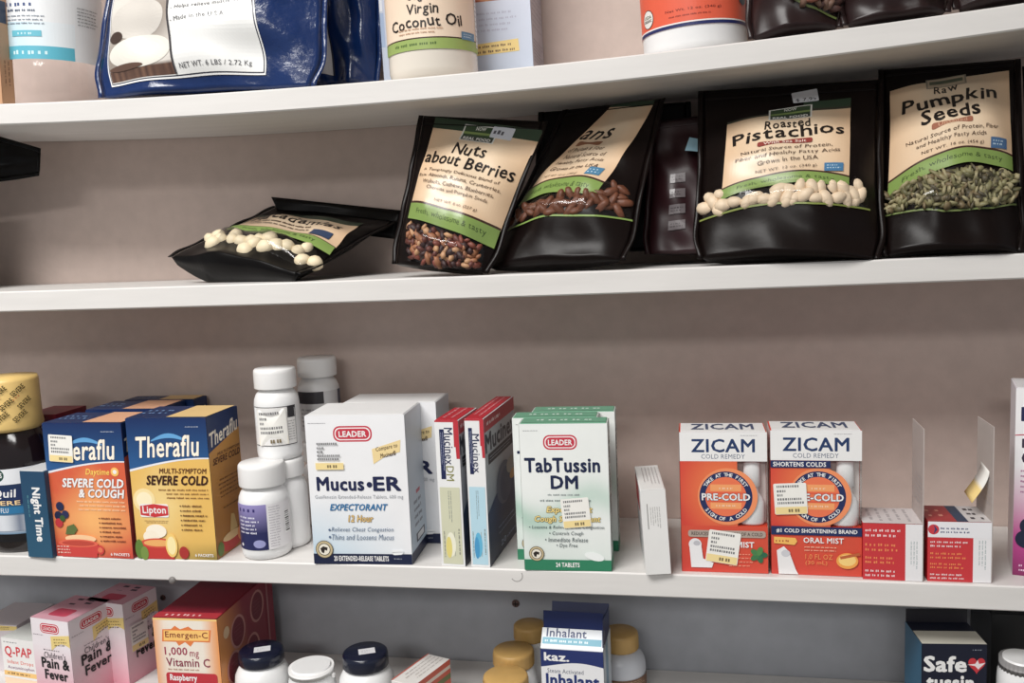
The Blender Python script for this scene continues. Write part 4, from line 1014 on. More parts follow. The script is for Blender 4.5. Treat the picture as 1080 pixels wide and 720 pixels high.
# --- pumpkin seed pouch
B = Bag('nut_pouch', 'upright dark pouch labelled Raw Pumpkin Seeds', 2, (932, 70, .095), (1070, 58, .095), (1078, 268, .004), (931, 271, .010), .026, POUCH, G_P, 12, foot=.65, full=.5)
L = B.quad_face((938, 100), (1064, 77), (1067, 194), (934, 216))
P = Print(L, .0007); back_label(P, t1=.90)
P.rect(.30, -.03, .64, .085, c(150, 140, 124), 4, 2); P.rect(.315, -.02, .625, .075, c(196, 178, 152), 4, 2); P.rect(.33, .0, .61, .04, c(96, 104, 84), 4, 1)
P.hand('Raw', .36, .07, .56, .16, INK, 4); P.hand('Pumpkin', .09, .155, .88, .36, INK, 8, bold=.02); P.hand('Seeds', .24, .335, .72, .50, INK, 9, bold=.02)
P.rrect(.32, .505, .65, .565, .0018, c(156, 96, 72)); P.text('Unsalted', .37, .517, .60, .553, c(206, 160, 130), .01)
for k, (tx, a0, a1) in enumerate((('Natural Source of Protein, Fiber', .12, .87), ('and Healthy Fatty Acids', .20, .76))): P.hand(tx, a0, .59+k*.065, a1, .64+k*.065, c(74, 50, 38), k+2, bold=0)
P.text('NET WT. 16 oz. (454 g)', .24, .735, .74, .77, c(74, 52, 40), 0); P.rect(.80, .71, .945, .80, c(64, 100, 140), 3, 3); P.lines(.82, .725, .93, .78, 2, c(200, 220, 230), 3)
green_band(P, lambda a: .87-.065*math.sin(a*PI*.9), lambda a: 1.0-.065*math.sin(a*PI*.9), (.10, .90))
P.build('front_label', B.root, FILMPRINT, 'beige label with marker lettering and a green band')
top, bot = pl((932, 212), (990, 203), (1068, 196)), pl((932, 231), (990, 239), (1040, 234), (1070, 222))
seeds(B, 'pumpkin_seeds', 'green brown pumpkin seeds behind the upright pouch window', B.spots((933, 1070), top, bot, 4.6, 3), .0040, [c(128, 122, 84), c(96, 92, 60), c(150, 140, 104), c(78, 70, 50), c(112, 96, 66)], .35)
B.film((932, 1071), top, bot, FILM, .006)
b2 = bot
Fw = Face(lambda a, b, o, B=B: B.pt(*B.st(931+140*a, b2(931+140*a)+1.6*b), .0008+o), .12, .002, 20, 1); P = Print(Fw); P.rect(0, 0, 1, 1, c(110, 124, 70), 24, 1); P.build('window_border', B.root, FILMPRINT)

# --- macadamia pouch lying back against the wall
B = Bag('nut_pouch', 'dark pouch of cream nuts lying on its back beside the leaning pouch', 2, (292, 218, .147), (416, 233, .138), (318, 290, .006), (177, 272, .050), .011, POUCHBLK, G_P, 3, back=2.6, foot=.9, full=.40, wr=.0016, zip_=False)
L = B.quad_face((272, 230), (382, 240), (350, 270), (240, 249))
P = Print(L, .0007); P.step = .00016; back_label(P, t1=.88); P.rect(0, -.06, 1, .12, DGREEN, 40, 7)
P.hand('Macadamias', .05, .20, .92, .48, INK, 4)
for k in range(2): P.lines(.12, .52+k*.10, .85, .58+k*.10, 1, c(90, 66, 50), k+3, .8)
P.rect(.74, .62, .92, .80, c(50, 66, 96), 3, 3)
green_band(P, lambda a: .90-.05*math.sin(a*PI), lambda a: 1.10-.05*math.sin(a*PI), (.15, .85))
P.build('front_label', B.root, FILMPRINT, 'beige label with a green band')
top, bot = pl((222, 250), (240, 250), (300, 262), (345, 273)), pl((205, 263), (240, 271), (270, 275), (300, 280), (330, 286))
MAC = mat('macadamia_cream', c(230, 214, 182), .5, .4, .06, 90, .1)
nuts(B, 'macadamia', 'macadamia_nut', 'round cream macadamia nut behind the lying pouch window', 'macadamias in the pouch', B.spots((216, 334), top, lambda x: bot(x)+4, 10.5, 3), .0080, MAC, lift=-.001)
B.film((220, 334), top, bot, FILM, .008)
V, Fs = [], []
for i in range(25):
    a = i/24
    for j in range(7):
        b = j/6; px = (286+139*a)*(1-b)+(300+116*a)*b; py = (207.5+14.5*a)*(1-b)+(238+14*a)*b
        q = atY(px, py, .1465-.006*b-.002*math.sin(a*7+b*3)); V.append(q-B.org)
for i in range(24):
    for j in range(6): a = i*7+j; Fs.append((a, a+1, a+8, a+7))
o = mesh_obj('sealed_top', V, Fs, POUCHBLK, B.root, smooth=True); so = o.modifiers.new('t', 'SOLIDIFY'); so.thickness = .0008

# --- dark pouches behind and beside
Bag('nut_pouch', 'plain black pouch back behind the pecan pouch', 2, (574, 100, .120), (722, 88, .120), (735, 262, .105), (560, 268, .100), .014, POUCHBLK, G_P, 6)
B = Bag('nut_pouch', 'dark maroon pouch back with rows of pale panels behind the pistachios', 2, (690, 128, .088), (772, 118, .090), (776, 267, .062), (682, 268, .060), .010, mat('maroon_pouch_film', c(40, 12, 17), .4, .4, .1, 25, .1), G_P, 8)
L = B.quad_face((694, 185), (736, 180), (738, 248), (690, 252), 6, 10); P = Print(L, .0007)
for k in range(4): P.rect(.30, .06+k*.24, .68, .20+k*.24, c(104, 96, 98), 3, 2); P.lines(.34, .09+k*.24, .64, .17+k*.24, 2, c(50, 40, 44), k, .5)
P.build('back_print', B.root, FILMPRINT)
Fq = B.quad_face((727, 150), (742, 153), (737, 166), (722, 165), 3, 3); P = Print(Fq, .009); P.rect(0, 0, 1, 1, c(150, 190, 206), 3, 3); P.build('paper_tag', B.root, PAPER, 'small pale blue paper tag')
Bag('nut_pouch', 'black pouch at the end of the row beyond the pumpkin seeds', 2, (1084, 70, .09), (1190, 60, .09), (1215, 262, .012), (1092, 268, .012), .022, POUCHBLK, G_P, 14)
Bag('nut_pouch', 'black pouch back hidden behind the pistachios', 2, (748, 84, .140), (935, 72, .140), (940, 262, .132), (750, 266, .132), .006, POUCHBLK, G_P, 15)
Bag('nut_pouch', 'black pouch tipped over with its crumpled end pointing at the lying pouch', 2, (43, 161, .080), (42, 181, .076), (-110, 205, .070), (-100, 118, .085), .012, POUCHBLK, G_P, 17, zip_=False, full=.7)
Bag('nut_pouch', 'black pouch standing upright under the tipped one', 2, (-150, 214, .075), (-30, 202, .075), (-24, 303, .055), (-160, 306, .050), .018, POUCHBLK, G_P, 19)

# ================================================================ TOP SHELF
# cardboard box at far left
A, yaw, w_, h = boxY(1, -90, -16.0, -60, .004)
K = Carton('cardboard_box', 'brown cardboard box with a dark blue patch beside the clear bottle', 'box', A, 0, w_, h, .016, c(196, 150, 112))
P = Print(K.face('front')); P.rect(0, 0, 1, 1, c(198, 152, 114)); t_ = lambda y: (atY(0, -60, .004).z-atY(0, y, .004).z)/h
P.rect(.6, t_(8), 1, t_(32), c(48, 66, 92)); P.build('front_print', K.root)
P = Print(K.face('right')); P.rect(0, 0, 1, 1, c(198, 152, 114)); P.rect(0, t_(8), .7, t_(32), c(48, 66, 92)); P.lines(.2, t_(72), .8, t_(106), 2, c(110, 76, 50), 3, .4, rot=1); P.build('side_print', K.root)
# clear bottle
C0 = atY(58, 100, .062); R = (C0-CAM).dot(FW)*49/F_PX
ctr = Vector((C0.x, .062, shelf_z(1, C0.x)+.0004)); K = empty('clear_bottle', ctr, 'clear plastic bottle with a white and turquoise label', 'bottle')
zl = atY(58, 61, .0).z-ctr.z
zl = atY(50, 60, .062-R).z-ctr.z
PET = clear('clear_pet', (.975, .975, .98), .03, .08)
Hb = .20
lathe('bottle_body', [(.001, .0005), (R*.55, .0), (R*.86, .001), (R*.96, .006), (R, .014), (R, zl), (R*.99, zl+.002), (R*.99, .15), (R*.8, .17), (R*.4, .185), (R*.36, Hb)], PET, K, 56)
lathe('cap', [(R*.40, Hb-.015), (R*.42, Hb-.012), (R*.42, Hb+.012), (R*.38, Hb+.014), (.001, Hb+.014)], WHITEPL, K, 48, knurl=(1, 2, .02))
ca = camang(ctr); Fl = wrap_label(K, R+.0004, zl+.10, zl, ca-92, ca+92, nu=30, nv=10); P = Print(Fl)
P.rect(0, 0, 1, 1, c(234, 236, 238), 30, 10); sc_ = .10
def tz(y): return 1-(atY(50, y, .062-R).z-ctr.z-zl)/.10
P.rect(.0, tz(20), .64, tz(46), lambda a, b: mix(c(232, 238, 242), c(168, 214, 230), math.sin(a*8)*.3+.3), 16, 4)
P.rect(0, tz(46), .63, 1, c(86, 180, 202), 18, 3); P.lines(.26, tz(50), .54, tz(56), 1, c(206, 236, 240), 3, .8)
P.lines(.20, tz(-1), .48, tz(4), 1, c(60, 80, 130), 3, .9); P.lines(.2, tz(6), .48, tz(10), 1, c(70, 84, 110), 4, .7); P.lines(.2, tz(12), .48, tz(24), 3, c(130, 140, 154), 5, .45, 'c')
P.rect(.26, tz(29.5), .445, tz(36), c(96, 184, 204), 8, 2); P.lines(.30, tz(31), .41, tz(34.5), 1, c(210, 236, 240), 3, .8)
P.lines(.66, tz(-1), .84, tz(21), 6, c(110, 112, 118), 6, .4)
emblem(P, .175, tz(47), .0042)
P.build('bottle_label', K)

# blue salt bags
def salt_bag(TL, TR, BR, BL, label, seed, full):
    B = Bag('salt_bag', label, 1, TL, TR, BR, BL, .024 if full else .016, mat('blue_bag_film', c(17, 42, 90), .20, .6, .12, 40, 1.0), 'blue bags of bath salt', seed, foot=.5, wr=.0028, zip_=False, cat='bag')
    return B
B = salt_bag((128, -95, .045), (352, -118, .045), (338, 93, .012), (101, 104, .012), 'full blue bag of bath salt with a white panel and weight print', 4, True)
L = B.quad_face((126, -60), (277, -80), (288, 81), (117, 92), 44, 44); P = Print(L, .0007)
P.step = .00016
P.rect(-.008, 0, 1.008, 1.008, c(236, 236, 236), 44, 44); P.rect(0, 0, 1, .997, c(40, 42, 60), 44, 44); P.rect(.006, 0, .994, .99, c(234, 234, 232), 44, 44)
# stones in a basket on the left of the panel
div = lambda b: .425+.05*b
def pic(a, b): return c(170, 156, 144)
P.up(); n, m = 20, 36
pts = [(.008+(div(j/m*1.0)-.008)*i/n, .2+.785*j/m) for j in range(m+1) for i in range(n+1)]
def pc(a, b):
    if b > .90: return mix(c(120, 88, 70), c(74, 52, 44), abs(math.sin(a*60)))
    return mix(c(214, 208, 200), c(150, 138, 128), .5+.5*math.sin(a*7+b*9))
P._add(pts, [(j*(n+1)+i, (j+1)*(n+1)+i, (j+1)*(n+1)+i+1, j*(n+1)+i+1) for j in range(m) for i in range(n)], pc)
P.ellipse(.22, .60, .20, .13, c(206, 200, 192), 30); P.ellipse(.24, .815, .225, .105, c(226, 222, 212), 32); P.ellipse(.06, .70, .05, .04, c(66, 50, 44), 16); P.ellipse(.14, .905, .13, .02, c(96, 70, 58), 20)
P.up(); m = 16
P._add([(div(j/m)+k, .2+.785*j/m) for j in range(m+1) for k in (-.004, .008)], [(2*j, 2*j+2, 2*j+3, 2*j+1) for j in range(m)], c(60, 56, 60))
P.off = .0016; P.step = .00003      # the lettering lies straight on the white panel
P.text('sprains and strains', .485, .478, .80, .512, c(84, 84, 90), 0, tilt=2); P.text('- Helps relieve muscle', .475, .556, .86, .592, c(84, 84, 90), 0, tilt=2); P.text('aches', .88, .55, .98, .575, c(170, 170, 174), 0, tilt=2)
P.text('- Made in the U.S.A.', .475, .638, .83, .668, c(84, 84, 90), 0, tilt=2); P.text('NET WT. 6 LBS / 2.72 Kg', .51, .925, .93, .965, c(70, 70, 76), 0, tilt=1)
P.build('front_panel', B.root, FILMPRINT, 'white printed panel with a photo of pale stones')
B = salt_bag((340, -118, .110), (400, -124, .110), (398, 88, .085), (326, 92, .085), 'blue salt bag tucked behind the full one beside the coconut jar', 7, False)
L = B.quad_face((338, -60), (350, -62), (356, 82), (337, 80), 6, 14); P = Print(L, .0006); P.rect(-.2, 0, .9, 1, c(206, 204, 206), 6, 14); P.rect(.9, 0, 1.0, 1, c(40, 42, 60), 2, 14); P.rect(.35, .72, .7, .74, c(90, 90, 96), 2, 1); P.build('front_panel', B.root, FILMPRINT)

# large pale carton and coconut jar
A, yaw, w_, h = boxY(1, 397, 557, -60, .086)
K = Carton('pale_carton', 'large pale lavender carton with a yellow strip standing behind the coconut jar', 'box', A, 0, w_, h, min(depth_to(A, 0, w_, h, 586), WALL_Y-.088), c(206, 208, 222))
ys = lambda px, y: (A.z+h-atY(px, y, A.y).z)/h
sx = lambda x: (atY(x, 40, A.y).x-A.x)/w_
P = Print(K.face('front')); P.rect(0, 0, 1, 1, lambda a, b: mix(c(212, 214, 228), c(196, 208, 226), b), 4, 6); P.rect(.0, ys(400, 0), sx(406), ys(400, 12), c(236, 238, 244)); P.rect(.0, ys(400, 14), sx(407), ys(400, 50), c(170, 190, 220))
P.rect(sx(470), ys(520, -40), sx(545), ys(520, 2), c(178, 92, 70)); P.ellipse(sx(515), ys(515, -6), .1, .05, c(206, 140, 96)); P.lines(sx(500), ys(520, 12), sx(552), ys(520, 36), 4, c(186, 188, 206), 4, .4)
P.poly([(sx(490), ys(500, 49)), (sx(547), ys(547, 42)), (sx(548), ys(547, 55)), (sx(490), ys(500, 61))], c(240, 210, 130)); P.lines(sx(492), ys(520, 47), sx(545), ys(520, 58), 2, c(120, 90, 60), 5, .5, tilt=1)
P.build('front_print', K.root)
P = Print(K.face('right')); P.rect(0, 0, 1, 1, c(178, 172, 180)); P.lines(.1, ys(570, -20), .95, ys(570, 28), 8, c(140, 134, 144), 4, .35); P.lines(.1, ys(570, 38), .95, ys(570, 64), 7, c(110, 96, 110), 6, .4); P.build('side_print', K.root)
Cj = atY(452, 60, .030); R = (Cj-CAM).dot(FW)*46.5/F_PX; ctr = Vector((Cj.x, .046, shelf_z(1, Cj.x)+.0004))
R = (Vector((Cj.x, .046, Cj.z))-CAM).dot(FW)*46.5/F_PX
K = empty('coconut_oil_jar', ctr, 'round jar of white coconut oil with a beige and green label', 'jar')
zj = lambda y: atY(452, y, .046-R).z-ctr.z
lathe('jar_body', [(.001, 0), (R*.86, 0), (R*.95, .003), (R, .009), (R, .095), (R*.9, .105), (R*.8, .11)], mat('coconut_oil_jar', c(228, 220, 208), .18, .5, .01, 20), K, 56)
lathe('jar_lid', [(R*.86, .108), (R*.88, .110), (R*.88, .128), (R*.84, .131), (.001, .131)], mat('jar_lid_white', c(230, 228, 224), .4), K, 64, knurl=(1, 2, .015))
ca = camang(ctr); zt, zb = zj(-40), zj(52); Fl = wrap_label(K, R+.0003, zt, zb, ca-88, ca+88, nu=28, nv=6); P = Print(Fl); tj = lambda y: (zt-zj(y))/(zt-zb)
P.rect(0, 0, 1, tj(40), lambda a, b: mix(c(234, 208, 182), c(238, 216, 192), b), 28, 4); P.rect(0, tj(39), 1, tj(40.5), c(66, 44, 34), 28, 1); P.rect(0, tj(40.5), 1, 1, c(150, 172, 92), 28, 2); P.lines(.2, tj(44), .62, tj(48), 1, c(80, 104, 50), 3, .8)
P.rect(.91, 0, 1, tj(46), c(226, 226, 224), 4, 4); P.lines(.915, .1, .985, tj(46), 14, c(110, 110, 112), 4, .4)
P.hand('Virgin', .33, tj(3), .555, tj(17), INK, 3); P.hand('Coconut Oil', .18, tj(15), .73, tj(29), INK, 4, tilt=2)
P.hand('Organic', .33, tj(-11), .57, tj(1.5), INK, 3); P.lines(.25, tj(28), .62, tj(36), 2, c(180, 140, 110), 5, .4); P.rect(.72, tj(32.5), .87, tj(41), c(88, 130, 160), 4, 2); P.lines(.74, tj(34), .85, tj(39), 2, c(206, 220, 230), 3)
P.build('jar_label', K)

# orange and white tub
Ct = atY(733, 30, .055); R = (Vector((Ct.x, .055, Ct.z))-CAM).dot(FW)*53.5/F_PX; ctr = Vector((Ct.x, .055, shelf_z(1, Ct.x)+.0004))
K = empty('powder_tub', ctr, 'round white tub with an orange label and navy stripe', 'tub')
lathe('tub_body', [(.001, 0), (R*.9, 0), (R*.97, .002), (R, .007), (R, .13), (R*.95, .134)], WHITEPL, K, 60)
lathe('tub_lid', [(R*.98, .128), (R*1.02, .130), (R*1.02, .150), (R*.97, .153), (.001, .153)], WHITEPL, K, 72, knurl=(1, 2, .012))
ca = camang(ctr); zj = lambda y: atY(733, y, ctr.y-R).z-ctr.z; zt, zb = .125, zj(26.5); Fl = wrap_label(K, R+.0003, zt, zb, ca-95, ca+95, nu=30, nv=6); P = Print(Fl); tj = lambda y: (zt-zj(y))/(zt-zb)
P.rect(0, 0, 1, 1, c(226, 84, 46), 30, 6); P.rect(0, tj(23), 1, tj(26.5), c(30, 40, 96), 30, 1); P.rect(0, tj(21.5), 1, tj(23), c(238, 232, 228), 30, 1)
P.text('Net Wt. 12 oz. (340 g)', .34, tj(7), .66, tj(10.5), c(120, 30, 20), .01); P.lines(.36, tj(13.5), .66, tj(16), 1, c(160, 50, 30), 3, .7)
P.disc(.20, tj(9.5), .0075, c(50, 50, 46)); P.disc(.20, tj(9.5), .0069, c(232, 228, 222)); P.text('USDA', .165, tj(5.5), .235, tj(9), c(60, 90, 50), .02); P.text('ORGANIC', .162, tj(10), .238, tj(13), c(60, 50, 40), .02)
P.poly([(.80, tj(2)), (.84, tj(6)), (.88, tj(2)), (.9, tj(-8)), (.8, tj(-8))], c(60, 80, 90)); P.build('tub_label', K)

# dark pouches at the right
def dark_pouch(TL, TR, BR, BL, label, seed, xs, top, bot, cols, nm, nl):
    B = Bag('dried_fruit_pouch', label, 1, TL, TR, BR, BL, .022, mat('brown_pouch_film', c(38, 25, 25), .30, .3, .12, 25, .25), 'brown pouches on the top shelf', seed, foot=.6)
    seeds(B, nm, nl, B.spots(xs, top, bot, 6, seed), .0052, cols, .6)
    B.film(xs, top, bot, FILM, .006)
    Fw = Face(lambda a, b, o: B.pt(*B.st(xs[0]+(xs[1]-xs[0])*a, bot(xs[0]+(xs[1]-xs[0])*a)+2*b), .0008+o), .08, .002, 20, 1); P = Print(Fw); P.rect(0, 0, 1, 1, c(110, 124, 66), 24, 1); P.build('window_border', B.root, FILMPRINT)
    return B
dark_pouch((792, -110, .055), (884, -120, .055), (886, 30, .014), (792, 43, .014), 'brown pouch beside the orange tub with a round window of mixed fruit', 3, (812, 884), pl((812, -40), (884, -45)), pl((812, -2), (830, 10), (850, 18), (884, 21)), [c(120, 90, 74), c(160, 130, 110), c(80, 50, 44), c(150, 90, 70)], 'dried_fruit_mix', 'mixed dried fruit behind the round pouch window beside the tub')
dark_pouch((888, -122, .050), (990, -132, .050), (1000, 14, .010), (890, 29, .012), 'brown pouch with a crumpled corner holding pale dried slices', 6, (930, 995), pl((930, -48), (995, -55)), pl((930, -4), (950, 4), (975, 6), (995, 1)), [c(206, 170, 124), c(226, 196, 150), c(186, 140, 96)], 'dried_slices', 'pale dried slices behind the window of the crumpled pouch')
Bag('dried_fruit_pouch', 'brown pouch at the shelf end next to the pale dried slices', 1, (1003, -134, .050), (1130, -146, .050), (1135, -4, .014), (1006, 12, .014), .020, MATS['brown_pouch_film'], 'brown pouches on the top shelf', 11)

for o in COL.objects:      # things on the bowed board sit square on its slope
    if o.parent is None and o.name in ('cardboard_box', 'clear_bottle', 'pale_carton', 'coconut_oil_jar', 'powder_tub'):
        X = o.location.x; o.rotation_euler.y = -math.atan((shelf_z(1, X+.01)-shelf_z(1, X-.01))/.02); o.location.z = shelf_z(1, X)+.0008

# ================================================================ LOWEST SHELF
def boxT(shelf, tl, tr, Y, z=None):
    A = atY(tl[0], tl[1], Y)
    if z is not None:
        v = ray(*tl); A = CAM+v*((z-CAM.z)/v.z)
    v = ray(*tr); Bq = CAM+v*((A.z-CAM.z)/v.z)
    yaw = math.atan2(Bq.y-A.y, Bq.x-A.x); w_ = math.hypot(Bq.x-A.x, Bq.y-A.y)
    zb = shelf_z(shelf, A.x)+.0002
    return Vector((A.x, A.y, zb)), yaw, w_, A.z-zb
PINK = c(214, 120, 142)
def pain_box(A, yaw, w_, h, d, label, st=True):
    K = Carton('childrens_liquid_carton', label, 'box', A, yaw, w_, h, d, c(226, 206, 212), 'pink childrens pain relief cartons')
    r = K.root; k = .11/h if h else 1
    def side(P, big):
        P.rect(0, 0, 1, 1, lambda a, b: mix(c(234, 226, 230), PINK, (b/k-.25)*1.5), 3, 10)
        leader(P, .24, .04*k, .74, .135*k); P.lines(.04, .15*k, .3, .165*k, 1, c(120, 110, 116), 2, .6)
        P.band(lambda a: (.16-.06*(a-.5))*k, lambda a: (.30-.10*(a-.5)-.05*math.sin((a-.5)*2*PI))*k, .50, 1.0, c(232, 206, 128), 10, 2); P.lines(.58, .165*k, .95, .25*k, 3, c(110, 84, 40), 3, .5, tilt=6)
        if not big: return
        P.lines(.28, .285*k, .75, .305*k, 1, c(130, 120, 126), 5, .6); P.text("Children's", .28, .315*k, .85, .375*k, c(60, 54, 62), .006); P.text('Pain &', .20, .375*k, .92, .47*k, BLACK, .03); P.text('Fever', .26, .49*k, .86, .58*k, BLACK, .03)
    P = Print(K.face('front')); side(P, st); P.build('front_print', r)
    P = Print(K.face('right')); side(P, 1); P.build('side_print', r)
    P = Print(K.face('top')); P.rect(0, 0, 1, 1, c(206, 150, 164)); P.lines(.2, .1, .8, .45, 2, c(70, 50, 60), 4, .6, rot=1, word=(.2, .4)); P.rrect(.25, .55, .75, .85, .004, c(190, 50, 80)); P.build('top_print', r)
    return K
A, yaw, w_, h = boxT(4, (32, 650.5), (71.5, 656), .022)
d = depth_to(A, yaw, w_, h, 117.5)
pain_box(A, yaw, w_, h, min(d, .095), "pink and white children's pain carton with two faces showing, nearest the edge")
zt = A.z+h
v = ray(129, 637.5); q = CAM+v*((zt-CAM.z)/v.z); d2 = .050
Aq = Vector((q.x-w_*math.cos(yaw), q.y-w_*math.sin(yaw), A.z))
dd2 = depth_to(Aq, yaw, w_, h, 164)
K = pain_box(Aq, yaw, w_, h, min(dd2, WALL_Y-.004-max(q.y, Aq.y)), "pink children's pain carton with a price sticker set back against the wall", False)
sticker(K.face('right'), .12, .30, .62, .62, K.root, 0, seed=41)
A, yaw, w_, h = boxT(4, (1, 671.5), (38, 676.5), .046)
K = Carton('infant_drops_carton', 'small white carton with red Q-PAP lettering', 'box', A, yaw, w_, h, .05, c(226, 226, 224), flap=c(206, 208, 204))
P = Print(K.face('front')); P.rect(0, 0, 1, 1, c(232, 230, 228)); k = .085/h; P.lines(.06, .04*k, .55, .065*k, 1, c(110, 110, 114), 3, .6); P.text('Q-PAP', .08, .105*k, .84, .25*k, c(206, 36, 50), .02); P.text('Infant Drops', .12, .285*k, .86, .345*k, c(226, 100, 84), .01); P.text('Acetaminophen', .12, .36*k, .87, .41*k, c(130, 80, 120), .01); P.rect(0, .43*k, 1, .49*k, c(236, 190, 110)); P.lines(.1, .44*k, .9, .48*k, 1, c(120, 80, 40), 4, .7); P.rect(0, .52*k, 1, 1, c(240, 210, 180)); P.build('front_print', K.root)
A, yaw, w_, h = boxY(4, -26, 17.5, 657.5, .075)
K = Carton('yellow_banner_carton', 'pale carton with a yellow banner behind the Q-PAP carton', 'box', A, 0, w_, h, .06, c(206, 196, 200))
P = Print(K.face('front')); P.rect(0, 0, 1, 1, c(214, 204, 208)); P.band(lambda a: .0+.02*a, lambda a: .16-.06*a, 0, 1, c(226, 200, 120), 8); P.lines(.4, .03, .95, .10, 2, c(110, 84, 40), 4, .5); P.build('front_print', K.root)

# raspberry vitamin box
A, yaw, w_, h = boxT(4, (160.8, 651), (228.5, 653), .010); d = min(depth_to(A, yaw, w_, h, 285.5), WALL_Y-.006-A.y-abs(w_*math.sin(yaw)))
K = Carton('vitamin_drink_carton', 'orange and white vitamin C carton with a raspberry red top', 'box', A, yaw, w_, h, d, c(142, 30, 48), flap=c(132, 28, 46))
P = Print(K.face('front')); P.rect(0, 0, 1, 1, lambda a, b: mix(c(238, 228, 214), c(232, 150, 76), max(abs(a-.47)*4.5-1.25, (b-.55)*2)), 12, 10); k = .10/h
P.rect(0, 0, 1, .02, c(240, 200, 120)); 
P.poly([(.14, .115*k), (.28, .11*k), (.34, .075*k), (.42, .11*k), (.55, .08*k), (.62, .11*k), (.90, .11*k), (.87, .235*k), (.62, .235*k), (.56, .285*k), (.48, .24*k), (.38, .28*k), (.34, .24*k), (.12, .24*k)], c(226, 120, 48)); P.poly([(.16, .125*k), (.87, .115*k), (.85, .22*k), (.15, .23*k)], c(250, 196, 104))
P.text('Emergen-C', .18, .135*k, .84, .215*k, c(132, 52, 34), .012)
P.text('1,000', .15, .295*k, .50, .385*k, c(160, 48, 76), .014); P.text('mg', .54, .335*k, .68, .41*k, c(160, 48, 76), .008); P.text('Vitamin C', .16, .405*k, .84, .49*k, c(140, 52, 74), .012)
P.lines(.18, .51*k, .72, .535*k, 1, c(180, 140, 120), 5, .6); P.rrect(.14, .555*k, .94, .74*k, .003, c(190, 26, 44)); P.text('Raspberry', .20, .575*k, .62, .655*k, WHITE, .03); P.build('front_print', K.root)
P = Print(K.face('right')); P.rect(0, 0, 1, 1, lambda a, b: mix(c(232, 150, 76), c(150, 38, 56), (a-.12)*2.6+.25-b*.55), 12, 8)
for (a, b) in ((.32, .30), (.68, .22), (.22, .62), (.55, .62)): P.ellipse(a, b, .13, .17, c(206, 140, 130), 28); P.ellipse(a, b, .105, .145, c(128, 28, 46), 28); P.lines(a-.07, b-.08, a+.07, b+.08, 4, c(150, 70, 80), 3, .35, 'c')
P.rect(.86, 0, .89, 1, c(186, 120, 120)); P.ellipse(.12, .2, .05, .06, c(244, 206, 160)); P.build('side_print', K.root)
P = Print(K.face('top')); P.rect(0, .9, 1, 1, c(176, 30, 44)); P.lines(.16, .92, .86, .98, 1, c(236, 190, 190), 4, .6); P.build('top_print', K.root)

def tall_bottle(xl, xr, ytop, capy, bodyw, Y, label, name, capm, group, knl=.02, tilt=0, bodym=None, seg=64):
    Pc = atY((xl+xr)/2, ytop, Y); cr = (Pc-CAM).dot(FW)*(xr-xl)/2/F_PX; R = cr*bodyw
    ctr = Vector((Pc.x, Y, shelf_z(4, Pc.x)+.0003)); q = ray((xl+xr)/2, ytop); H = (CAM+q*((Y+cr*.6-CAM.y)/q.y)).z-ctr.z
    ch = H-(atY((xl+xr)/2, capy, Y-cr).z-ctr.z)
    K = empty(name, ctr, label, 'bottle', group); hb = H-ch
    lathe('bottle_body', [(.001, 0), (R*.9, 0), (R, .004), (R, hb-.018), (R*.97, hb-.010), (R*.88, hb-.005), (cr*.94, hb-.001), (cr*.84, hb), (cr*.84, hb+.003)], bodym or WHITEPL, K, 48)
    lathe('cap', [(cr*.97, hb+.001), (cr, hb+.002), (cr, H-.004), (cr*.97, H-.0012), (cr*.9, H), (.001, H+.0002)], capm, K, seg, knurl=(1, 2, knl))
    return K, cr, R, H, hb
NAVYCAP = mat('navy_cap', c(17, 23, 44), .22, .6, .02, 40)
for i, (xl, xr, yt, yc, lab) in enumerate(((251, 298, 677, 709, 'white bottle with a navy cap beside the raspberry vitamin box'), (360.5, 408.5, 679, 714, 'white bottle with a navy cap beside the low red striped carton'))):
    K, cr, R, H, hb = tall_bottle(xl, xr, yt, yc, 1.22, .035, lab, 'vitamin_bottle', NAVYCAP, 'navy capped white bottles', .0)
    f_ = Face(lambda a, b, o: ((a-.5)*cr*.9+cr*.12, (.5-b)*cr*.9-.1*cr, H+.0003+o), cr, cr); P = Print(f_); P.rect(.1, .2, .9, .8, c(214, 214, 218), tilt=24); P.lines(.25, .35, .75, .65, 2, c(150, 150, 156), 3, .4, tilt=24); P.build('price_tag', [o for o in K.children if o.name.startswith('cap')][0], PAPER, 'small white tag on the cap')
    P = Print(wrap_label(K, R+.0003, hb-.02, .01, -80, 80)); P.rect(0, 0, 1, 1, c(224, 222, 216), 20, 3); P.rect(0, .3, 1, .7, c(120, 140, 70), 20, 3); P.build('bottle_label', K)
K, cr, R, H, hb = tall_bottle(304, 351.5, 697, 716, 1.05, .030, 'white bottle with a flat white flip cap between the navy capped ones', 'flip_cap_bottle', CAPM, None, .0)
bm = bmesh.new(); add_box(bm, cr*.95, cr*1.10, -.002, .002, H-.008, H-.004, .0005); bm_obj('cap_tab', bm, CAPM, [o for o in K.children if o.name.startswith('cap')][0])
